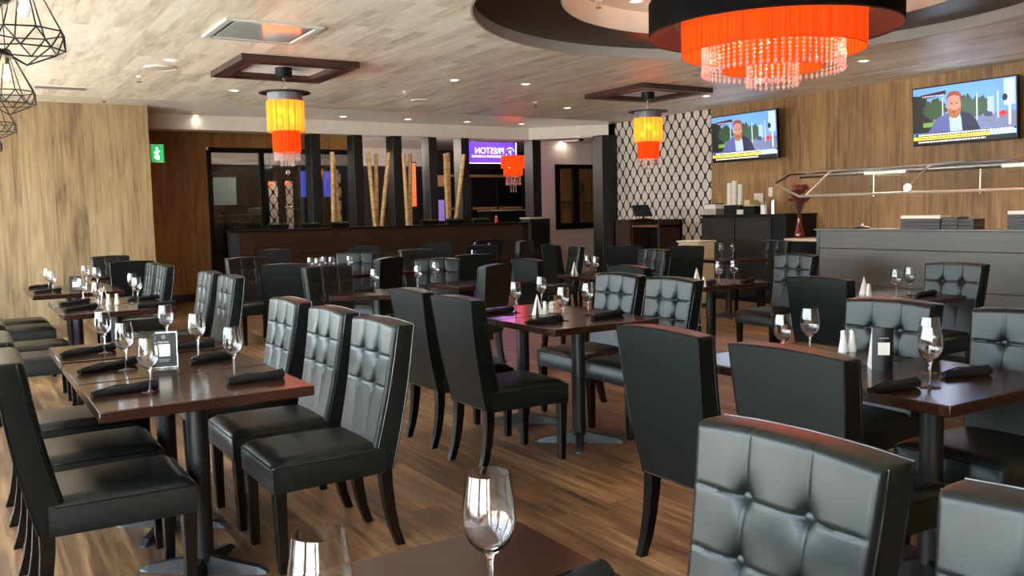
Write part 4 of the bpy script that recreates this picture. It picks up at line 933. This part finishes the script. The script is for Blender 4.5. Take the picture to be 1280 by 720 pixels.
# ------------------------------------------------------------------ televisions
def tv(y0, y1, label):
    """hangs on the right wall; y0 = edge nearer the viewer"""
    X = 10.47; t = thing('television', (X, (y0+y1)/2, 2.14), 0, label, 'television', 'wall televisions')
    tilt = Matrix.Rotation(math.radians(-4), 4, 'Y'); w = y1-y0; h = .73
    def mk(): m = MB(); m.T = tilt; return m
    m = mk(); m.box(0, .05, -w/2, w/2, 0, h); m.build('casing', BLACK, t, bevel=.004, seg=1)
    MB().box(.04, XR-X-.001, -.12, .12, .18, .5).build('wall_bracket', IRON, t)
    W_, H_ = w-.03, h-.035; z0 = .02
    def P(u, v, d): return (-.001-d, (w/2-.015)-u*W_, z0+v*H_)       # u: 0 at picture left .. 1 right, v: 0 bottom .. 1 top
    def quad(name, pts, col, s, d, par): 
        m = mk(); m.add([P(u, v, d) for u, v in pts], [tuple(range(len(pts)))]); return m.build(name, emis('tv_'+name, col, s), par)
    S = quad('screen', [(0, 0), (1, 0), (1, 1), (0, 1)], (96, 146, 222), .85, 0, t)
    rect = lambda a, b, c, d: [(a, c), (b, c), (b, d), (a, d)]
    quad('street', rect(0, 1, .2, .45), (104, 114, 146), .75, .0006, S)
    def blob(cx, cy, rx, ry, n=18, seed=0, j=.18):
        r = random.Random(seed); return [(min(1, max(0, cx+rx*math.cos(2*PI*i/n)*(1+r.uniform(-j, j)))), min(1, max(0, cy+ry*math.sin(2*PI*i/n)*(1+r.uniform(-j, j))))) for i in range(n)]
    quad('dark_trees', [(0, .2), (.2, .2), (.2, .62), (.12, .86), (0, .88)], (24, 30, 28), .7, .0009, S)
    for i, (cx, cy, rx, ry) in enumerate(((.22, .6, .12, .17), (.52, .62, .1, .18), (.66, .6, .09, .15), (.6, .5, .14, .1))): quad('trees', blob(cx, cy, rx, ry, 40, i, .25), (54, 78, 50), .5, .0012+.0002*i, S)
    quad('grass', rect(.1, .3, .3, .38), (110, 150, 60), .8, .0016, S)
    for x in (.3, .635, .83): quad('pole', rect(x, x+.012, .35, .8), (190, 196, 205), .9, .0020, S)
    quad('tower', rect(.74, .8, .42, .72), (150, 170, 190), .9, .0021, S)
    quad('road_sign', rect(.89, .99, .55, .98), (170, 192, 214), .95, .0022, S); quad('sign_mark', blob(.90, .68, .025, .06, 10, 1, 0), (30, 30, 34), .6, .0026, S)
    quad('post', rect(.93, .955, .22, .55), (200, 190, 180), .8, .0023, S); quad('red_car', blob(.88, .42, .035, .05, 10, 2), (220, 40, 40), .8, .0028, S); quad('dark_car', blob(.75, .43, .04, .045, 10, 3), (50, 60, 90), .8, .0028, S)
    quad('suit', [(.14, .16), (.22, .38), (.32, .5), (.40, .54), (.5, .52), (.6, .42), (.68, .16)], (84, 90, 140), .7, .0030, S)
    quad('suit_shadow_side', [(.47, .16), (.48, .54), (.58, .46), (.63, .36), (.68, .16)], (26, 29, 52), .6, .0034, S)
    quad('shirt', [(.38, .16), (.37, .44), (.40, .52), (.47, .52), (.49, .4), (.5, .16)], (150, 170, 225), .9, .0036, S)
    quad('face', blob(.42, .64, .068, .20, 20, 5, .02), (178, 122, 102), .75, .0040, S)
    quad('beard', [(.365, .60), (.36, .50), (.40, .42), (.45, .42), (.485, .5), (.48, .62), (.45, .56), (.40, .56)], (150, 92, 48), .8, .0044, S)
    quad('mouth', rect(.40, .44, .52, .535), (90, 40, 36), .6, .0048, S)
    for x in (.385, .435): quad('eye', rect(x, x+.022, .665, .685), (60, 36, 34), .6, .0048, S)
    quad('hair_and_reflection', [(.35, .70), (.345, .80), (.37, .87), (.42, .89), (.47, .87), (.495, .80), (.49, .70), (.475, .79), (.42, .82), (.365, .79)], (140, 66, 46), .7, .0050, S)  # reddish hair, its red also painting in the chandelier's reflection on the screen
    quad('top_caption', [(.08, .8), (.34, .84), (.34, .92), (.08, .88)], (60, 28, 34), .6, .0030, S)
    quad('headline_bar', rect(.02, 1, .135, .19), (20, 20, 28), .6, .0052, S); quad('yellow_bar', rect(0, .76, .075, .135), (246, 220, 70), 1.0, .0054, S); quad('pale_blue_bar', rect(.76, 1, .075, .15), (170, 210, 240), 1.0, .0054, S); quad('bottom_bar', rect(0, 1, 0, .075), (14, 16, 26), .6, .0053, S)
    r = random.Random(2)
    for nm, v0, v1, col, d, x1 in (('headline_text', .15, .178, (235, 235, 245), .0058, .98), ('yellow_bar_text', .094, .114, (110, 100, 40), .0058, .6), ('bottom_text', .025, .052, (235, 235, 240), .0058, .72), ('caption_text', .835, .855, (200, 190, 190), .0036, .33)):
        m = mk(); x = .05 if nm != 'caption_text' else .10
        while x < x1:
            ww = r.uniform(.008, .03); q = [P(a_, b__, d) for a_, b__ in rect(x, min(x+ww, x1), v0, v1)]; m.add(q, [(0, 1, 2, 3)]); x += ww+.007
        m.build(nm, emis('tv_'+nm, col, 1.0), S)
    lamp('POINT', (-.4, 0, .35), 2.5, (.6, .75, 1), .25, t, name='screen_glow')
    return t
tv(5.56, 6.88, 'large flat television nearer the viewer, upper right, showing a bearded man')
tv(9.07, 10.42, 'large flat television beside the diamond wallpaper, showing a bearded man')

# ------------------------------------------------------------------ buffet, sneeze guard, service cabinet
BX = 7.45; ya = at(1021, 286, X=BX); yb = -.5
t = thing('buffet_counter', (BX, ya.y, 0), 0, 'long grey wood-look buffet counter with a raised front panel', 'buffet counter')
L = ya.y-yb
for z0, z1 in ((.06, .28), (.285, .63), (.635, .985), (.99, 1.165)):
    MB().box(0, .03, -L, -.035, z0, z1).build('front_panel', M_BUF, t, bevel=.002, seg=1)
MB().box(.03, .10, -L, -.0, 0, 1.165).build('core_wall', BLACK, t); MB().box(-.005, .10, -.035, .0, 0, 1.165).build('end_panel', LEG, t)
MB().box(-.02, .18, -L, .02, 1.165, 1.185).build('top_cap', pm('dark_stone', (52, 46, 42), rough=.25), t, bevel=.003, seg=1)
MB().box(.10, 1.55, -L, -.1, .0, .88).build('body', LEG, t); MB().box(.10, 1.6, -L, -.06, .88, .92).build('worktop', pm('worktop_stone', (70, 60, 52), rough=.2), t)
# back counter by the wall
t = thing('side_counter', (10.3, 7.75, 0), 0, 'pale-topped dark counter along the right wall beyond the buffet end', 'counter')
MB().box(-.35, .38, -4.5, .70, 0, .93).build('body', BLACK, t); MB().box(-.4, .39, -4.55, .72, .93, .965).build('top', pm('cream_stone', (206, 188, 158), rough=.35), t)
def stack_box(px0, px1, y0, y1, X, label, name='menu_binder_stack', cat='stack of folders', m=CARD, d=.3, group='black folders on the buffet', zb=1.185, trim=None):
    a = at(px0, y0, X=X); b_ = at(px1, y1, X=X); t = thing(name, (X, (a.y+b_.y)/2, zb), 0, label, cat, group); w = a.y-b_.y; h = max(.03, a.z-zb); n = max(2, int(h/.03))
    for k in range(n): MB().box(-.09+.004*(k % 2), .085, -w/2, w/2, h*k/n, h*(k+1)/n-.003).build('folder', trim if (trim and k == n-1) else m, t)
BRW = pm('brown_folder', (40, 26, 24), rough=.5)
stack_box(1133, 1182, 269, 283, BX+.09, 'left stack of black folders with a pale top on the buffet', trim=PAPERW)
stack_box(1184, 1204, 271, 284, BX+.09, 'middle stack of dark brown folders on the buffet', m=BRW)
stack_box(1205, 1224, 273, 285, BX+.09, 'low right stack of dark brown folders on the buffet', m=BRW)
stack_box(1267, 1300, 263, 285, BX+.09, 'stack with a pale top at the right edge on the buffet', trim=PAPERW)
p = at(1078, 281, X=BX+.09); t = thing('food_lid', (BX+.09, p.y, 1.185), 0, 'low dark lid with a pale knob on the buffet', 'lid'); MB().lathe([(.001, .025), (.05, .02), (.075, .008), (.08, 0), (.001, 0)][::-1], 24).build('cover', BRW, t, smooth=True); MB().lathe([(.008, .02), (.01, .03), (.016, .04), (.001, .05)], 14).build('knob', SALT, t, smooth=True)
# sneeze guard
SX = 8.0; u0 = at(987, 219, X=SX+.35); l0 = at(999, 246, X=SX); c0 = at(966, 231, X=SX+.55)
t = thing('sneeze_guard', (SX, l0.y, 0), 0, 'long steel-framed glass sneeze guard floating above the buffet', 'sneeze guard')
L = l0.y+.4; zt = 1.80; zl = 1.525; xt = .42
m = MB(); m.tube([(0, 0, zl), (0, -L, zl)], .015, 8); m.tube([(0, 0, zl), (.55, .84, zt-.11)], .015, 8); m.build('lower_rail', STEEL, t, smooth=True)
m = MB(); m.tube([(xt, .47, zt), (xt, -L, zt)], .020, 10); m.tube([(xt+.2, .5, zt-.04), (xt+.2, -L, zt-.04)], .016, 8); m.tube([(xt, .47, zt), (.55, .84, zt-.11)], .014, 8); m.build('top_rail', CHROME, t, smooth=True)
for k, yy in enumerate((-.05, -1.25, -2.5, -3.8)):
    if yy < -L: continue
    MB().tube([(0, yy-.02, zl), (xt, yy-.02, zt-.01)], .008, 8).build('diagonal_bracket', STEEL, t, smooth=True)
    MB().tube([(xt+.2, yy-.45, zt-.04), (xt+.2, yy-.45, zl-.02)], .007, 8).build('hanging_rod', STEEL, t, smooth=True)
for yy in (-3.3, -5.0, -6.6): MB().tube([(xt+.2, yy, zt-.04), (xt+.2, yy, .92)], .014, 8).build('support_post', STEEL, t, smooth=True)
MB().loft([[(.004, 0, zl+.01), (.008, 0, zl+.01), (xt+.004, 0, zt-.015), (xt, 0, zt-.015)], [(.004, -L, zl+.01), (.008, -L, zl+.01), (xt+.004, -L, zt-.015), (xt, -L, zt-.015)]]).build('glass_panel', PANE, t)
MB().box(xt, xt+.2, -L, .47, zt+.012, zt+.018).build('top_glass', PANE, t)
for k in range(3): 
    MB().box(xt+.03, xt+.17, -1.0-1.5*k, -.5-1.5*k, zt-.06, zt-.03).build('heat_lamp_housing', STEEL, t)
    lamp('AREA', (xt+.1, -.75-1.5*k, zt-.07), 10, (1, .72, .42), parent=t, name='heat_lamp').data.size = .3
# black service cabinet
t = thing('service_cabinet', (10.2, 9.5, 0), 0, 'tall black service cabinet against the wood wall below the far television', 'cabinet')
a = at(877, 268, X=10.0); b_ = at(965, 268, X=10.0); y1_, y0_ = a.y-9.5, b_.y-9.5
MB().box(-.18, .47, y0_, y1_, 0, 1.28).build('body', BLACK, t); 
for k in range(2): MB().box(-.20, -.18, y0_+.02+k*(y1_-y0_)/2, y0_-.02+(k+1)*(y1_-y0_)/2+.02, .08, 1.26).build('door', M_STN, t)
MB().box(-.22, .48, y0_-.25, y1_+.02, 1.28, 1.31).build('top', BLACK, t); MB().box(-.18, .47, y0_-.24, y0_, 0, 1.28).build('side_niche', BLACK, t)
def on_cab(px, X=10.05): return at(px, 267, X=X).y
ys = on_cab(913); t = thing('cup_dispenser', (10.2, ys, 1.31), 0, 'black dispenser holding tall stacks of white cups on the service cabinet', 'cup dispenser')
MB().box(-.12, .12, -.17, .17, 0, .14).build('base', BLACK, t, bevel=.004, seg=1); MB().box(-.13, .13, -.18, .18, .14, .155).build('shelf', STEEL, t)
for k, (dx, dy, h) in enumerate(((-.05, .11, .33), (-.06, 0, .36), (-.05, -.11, .30))):
    s = thing('cup_stack', (10.2+dx, ys+dy, 1.466), 0, 'tall stack of white cups on the dispenser, '+('left', 'middle', 'right')[k]+' one', 'stack of cups', 'cup stacks')
    n = int(h/.03)
    for j in range(n): MB().lathe([(.038, 0), (.048, .028), (.001, .028)][::-1], 16, (0, 0, j*.03)).build('cup', SALT, s, smooth=True)
def cab_box(px0, px1, z0, z1, label, name, cat, m, X=10.1, d=.1, base=1.31, lid=None):
    a, b_ = on_cab(px0, X), on_cab(px1, X); t = thing(name, (X, (a+b_)/2, base), 0, label, cat); w = a-b_
    MB().box(-d, d, -w/2, w/2, z0, z1).build('body', m, t, bevel=.004, seg=1)
    if lid: MB().box(-d-.005, d+.005, -w/2-.005, w/2+.005, z1, z1+.012).build('lid', lid, t)
cab_box(886, 900, 0, .09, 'grey box at the left end of the service cabinet', 'supply_box', 'box', STEEL, lid=PAPERW)
cab_box(887, 899.5, 0, .06, 'white box stacked on the grey box on the service cabinet', 'supply_box', 'box', PAPERW, base=1.413, lid=BRW)
cab_box(926.5, 934, 0, .07, 'low white packet box beside the cup dispenser', 'packet_box', 'box', PAPERW)
cab_box(935, 949, 0, .12, 'black appliance in the middle of the service cabinet', 'coffee_grinder', 'appliance', BLACK, lid=STEEL)
cab_box(936, 943, 0, .08, 'cream carton on top of the black appliance', 'cream_carton', 'box', pm('carton_cream', (196, 170, 120)), base=1.443)
a = on_cab(955); t = thing('utensil_crock', (10.05, a, 1.31), 0, 'white crock of utensils on the service cabinet', 'crock'); MB().lathe([(.05, 0), (.05, .13), (.044, .13), (.044, .01), (.001, .01)], 20).build('pot', SALT, t, smooth=True); [MB().tube([(.02*math.cos(k), .02*math.sin(k), .02), (.04*math.cos(k), .04*math.sin(k), .19)], .004, 6).build('utensil', SALT, t) for k in range(3)]
a = on_cab(967); t = thing('steel_canister', (10.05, a, 1.31), 0, 'shiny tall steel canister at the right of the service cabinet', 'canister'); MB().lathe([(.045, 0), (.045, .17), (.03, .19), (.03, .2), (.001, .2)], 24).build('body', CHROME, t, smooth=True)
# wall switches
for px, py, l in ((948, 247, 'double outlet plate above the service cabinet'), (963, 240, 'single switch plate right of the outlet plate')):
    p = at(px, py, X=XR-.01); t = thing('switch_plate', (XR-.008, p.y, p.z), 0, 'white '+l, 'switch'); w = .09 if px < 950 else .04; MB().box(-.004, .007, -w, w, -.07, .07).build('plate', SALT, t, bevel=.002, seg=1); [MB().box(-.010, -.004, y_-.018, y_+.018, -.03, .03).build('rocker', WARMW, t) for y_ in ((-.045, .045) if px < 950 else (0,))]
# vase with red flowers
p = at(985, 296, X=10.0); t = thing('flower_vase', (10.08, 8.36, .966), 0, 'tall red glass vase of dark red flowers on the pale wall counter', 'vase')
MB().lathe([(.07, 0), (.08, .03), (.06, .1), (.035, .18), (.028, .3), (.035, .34), (.03, .34), (.001, .33)], 24).build('vase', pm('dark_red_glass', (96, 22, 18), rough=.08, coat=.6), t, smooth=True)
m = MB(); f = MB(); rn = random.Random(9)
for k in range(30):
    a_ = rn.uniform(0, 2*PI); r_ = rn.uniform(.03, .2); h = rn.uniform(.5, .74); q = (r_*math.cos(a_)*.6, r_*math.sin(a_), h); m.tube([(0, 0, .32), (q[0]*.4, q[1]*.4, .42), q], .0035, 5)
    for j in range(6):
        b2 = j*PI/3; c_ = Vector(q); f.add([tuple(c_), tuple(c_+Vector((.05*math.cos(b2-.4), .05*math.sin(b2-.4), .035))), tuple(c_+Vector((.075*math.cos(b2), .075*math.sin(b2), -.01))), tuple(c_+Vector((.05*math.cos(b2+.4), .05*math.sin(b2+.4), .035)))], [(0, 1, 2, 3)])
m.build('stems', pm('stem_brown', (60, 30, 24)), t); f.build('blooms', pm('bloom_red', (120, 26, 24), rough=.7, noise=.3), t)
# host stand and till
a = at(770, 275, X=9.6); b_ = at(827, 275, X=9.6)
t = thing('host_stand', (9.75, (a.y+b_.y)/2, 0), 0, 'dark brown open host stand before the diamond wallpaper', 'host stand'); w = (a.y-b_.y)/2; HB = pm('host_brown', (48, 28, 24), rough=.4); hz = at(770, 275, X=9.6).z
MB().box(-.2, .3, w-.04, w, 0, hz).build('side_panel', HB, t); MB().box(-.2, .3, -w, -w+.04, 0, hz).build('side_panel', HB, t); MB().box(-.16, .3, w*.25-.02, w*.25+.02, 0, hz-.04).build('divider_panel', HB, t)
MB().box(.24, .3, -w, w, 0, hz).build('back_panel', BLACK, t); MB().box(-.2, -.17, w*.25, w, 0, hz-.02).build('front_panel', HB, t); MB().box(-.18, .3, -w, w*.25, hz-.12, hz-.09).build('shelf', pm('host_shelf', (110, 74, 50), rough=.3), t); MB().box(-.2, .3, w*.25, w, hz-.02, hz+.005).build('top', HB, t)
p = at(803, 275, X=9.7); t = thing('till_screen', (9.72, p.y, hz+.006), 0, 'black tilted till screen on the host stand', 'till')
MB().box(-.08, .08, -.08, .08, 0, .015).build('base', BLACK, t); MB().tube([(0, 0, .01), (.02, 0, .1)], .02, 10).build('neck', BLACK, t); m = MB(); m.T = Matrix.Translation((-.02, 0, .13)) @ Matrix.Rotation(math.radians(-28), 4, 'Y'); m.box(-.015, .015, -.2, .2, -.09, .12); m.build('casing', BLACK, t, bevel=.005, seg=1)
m = MB(); m.T = Matrix.Translation((-.02, 0, .13)) @ Matrix.Rotation(math.radians(-28), 4, 'Y'); m.box(-.017, -.0155, -.18, .18, -.07, .1); m.build('screen', pm('till_glass', (40, 44, 50), rough=.1), t)
# cream cabinet
CR = pm('cream_plastic', (208, 192, 158), rough=.45)
t = thing('cream_cabinet', (9.2, 9.42, 0), 0, 'cream plastic service cabinet with rounded openings between the tables', 'cabinet'); w = .2
m = MB(); m.box(-.25, .1, -w, w, .04, .92); m.build('body', CR, t, bevel=.02, seg=3); MB().box(-.27, .12, -w-.015, w+.015, .92, .95).build('top', CR, t, bevel=.008)
for z in (.15, .62): MB().box(-.258, -.25, -w*.6, w*.6, z, z+.22).build('opening', pm('cream_recess', (96, 84, 64)), t); 
MB().box(-.266, -.25, -w*.62, w*.62, .44, .47).build('handle', STEEL, t)

# ------------------------------------------------------------------ world
wd = bpy.data.worlds.new('world'); scene.world = wd; wd.use_nodes = True; nt = wd.node_tree; bg = nt.nodes['Background']
sk = nt.nodes.new('ShaderNodeTexSky'); sk.sky_type = 'NISHITA'; sk.sun_disc = False; sk.sun_elevation = math.radians(40); sk.sun_rotation = math.radians(120); sk.air_density = 1.2; sk.dust_density = 3
mx = nt.nodes.new('ShaderNodeMix'); mx.data_type = 'RGBA'; mx.inputs[0].default_value = .55; nt.links.new(sk.outputs[0], mx.inputs[6]); mx.inputs[7].default_value = (6, 6.6, 7, 1)
nt.links.new(mx.outputs[2], bg.inputs['Color']); bg.inputs['Strength'].default_value = 1.25
sun = lamp('SUN', (0, 0, 10), 34, (1, .96, .9), name='sun', rot=(0, math.radians(42), 0)); sun.data.angle = .01
# ground outside
struct('ground_outside', MB().box(-40, XL-.3, -40, 40, -.25, -.15).box(XL-.3, 40, -40, YB-.3, -.25, -.15), pm('pavement', (196, 192, 184), rough=.9))
vs = scene.view_settings; vs.view_transform = 'Standard'; vs.look = 'None'; vs.gamma = 1; vs.exposure = EXPO; vs.use_curve_mapping = False
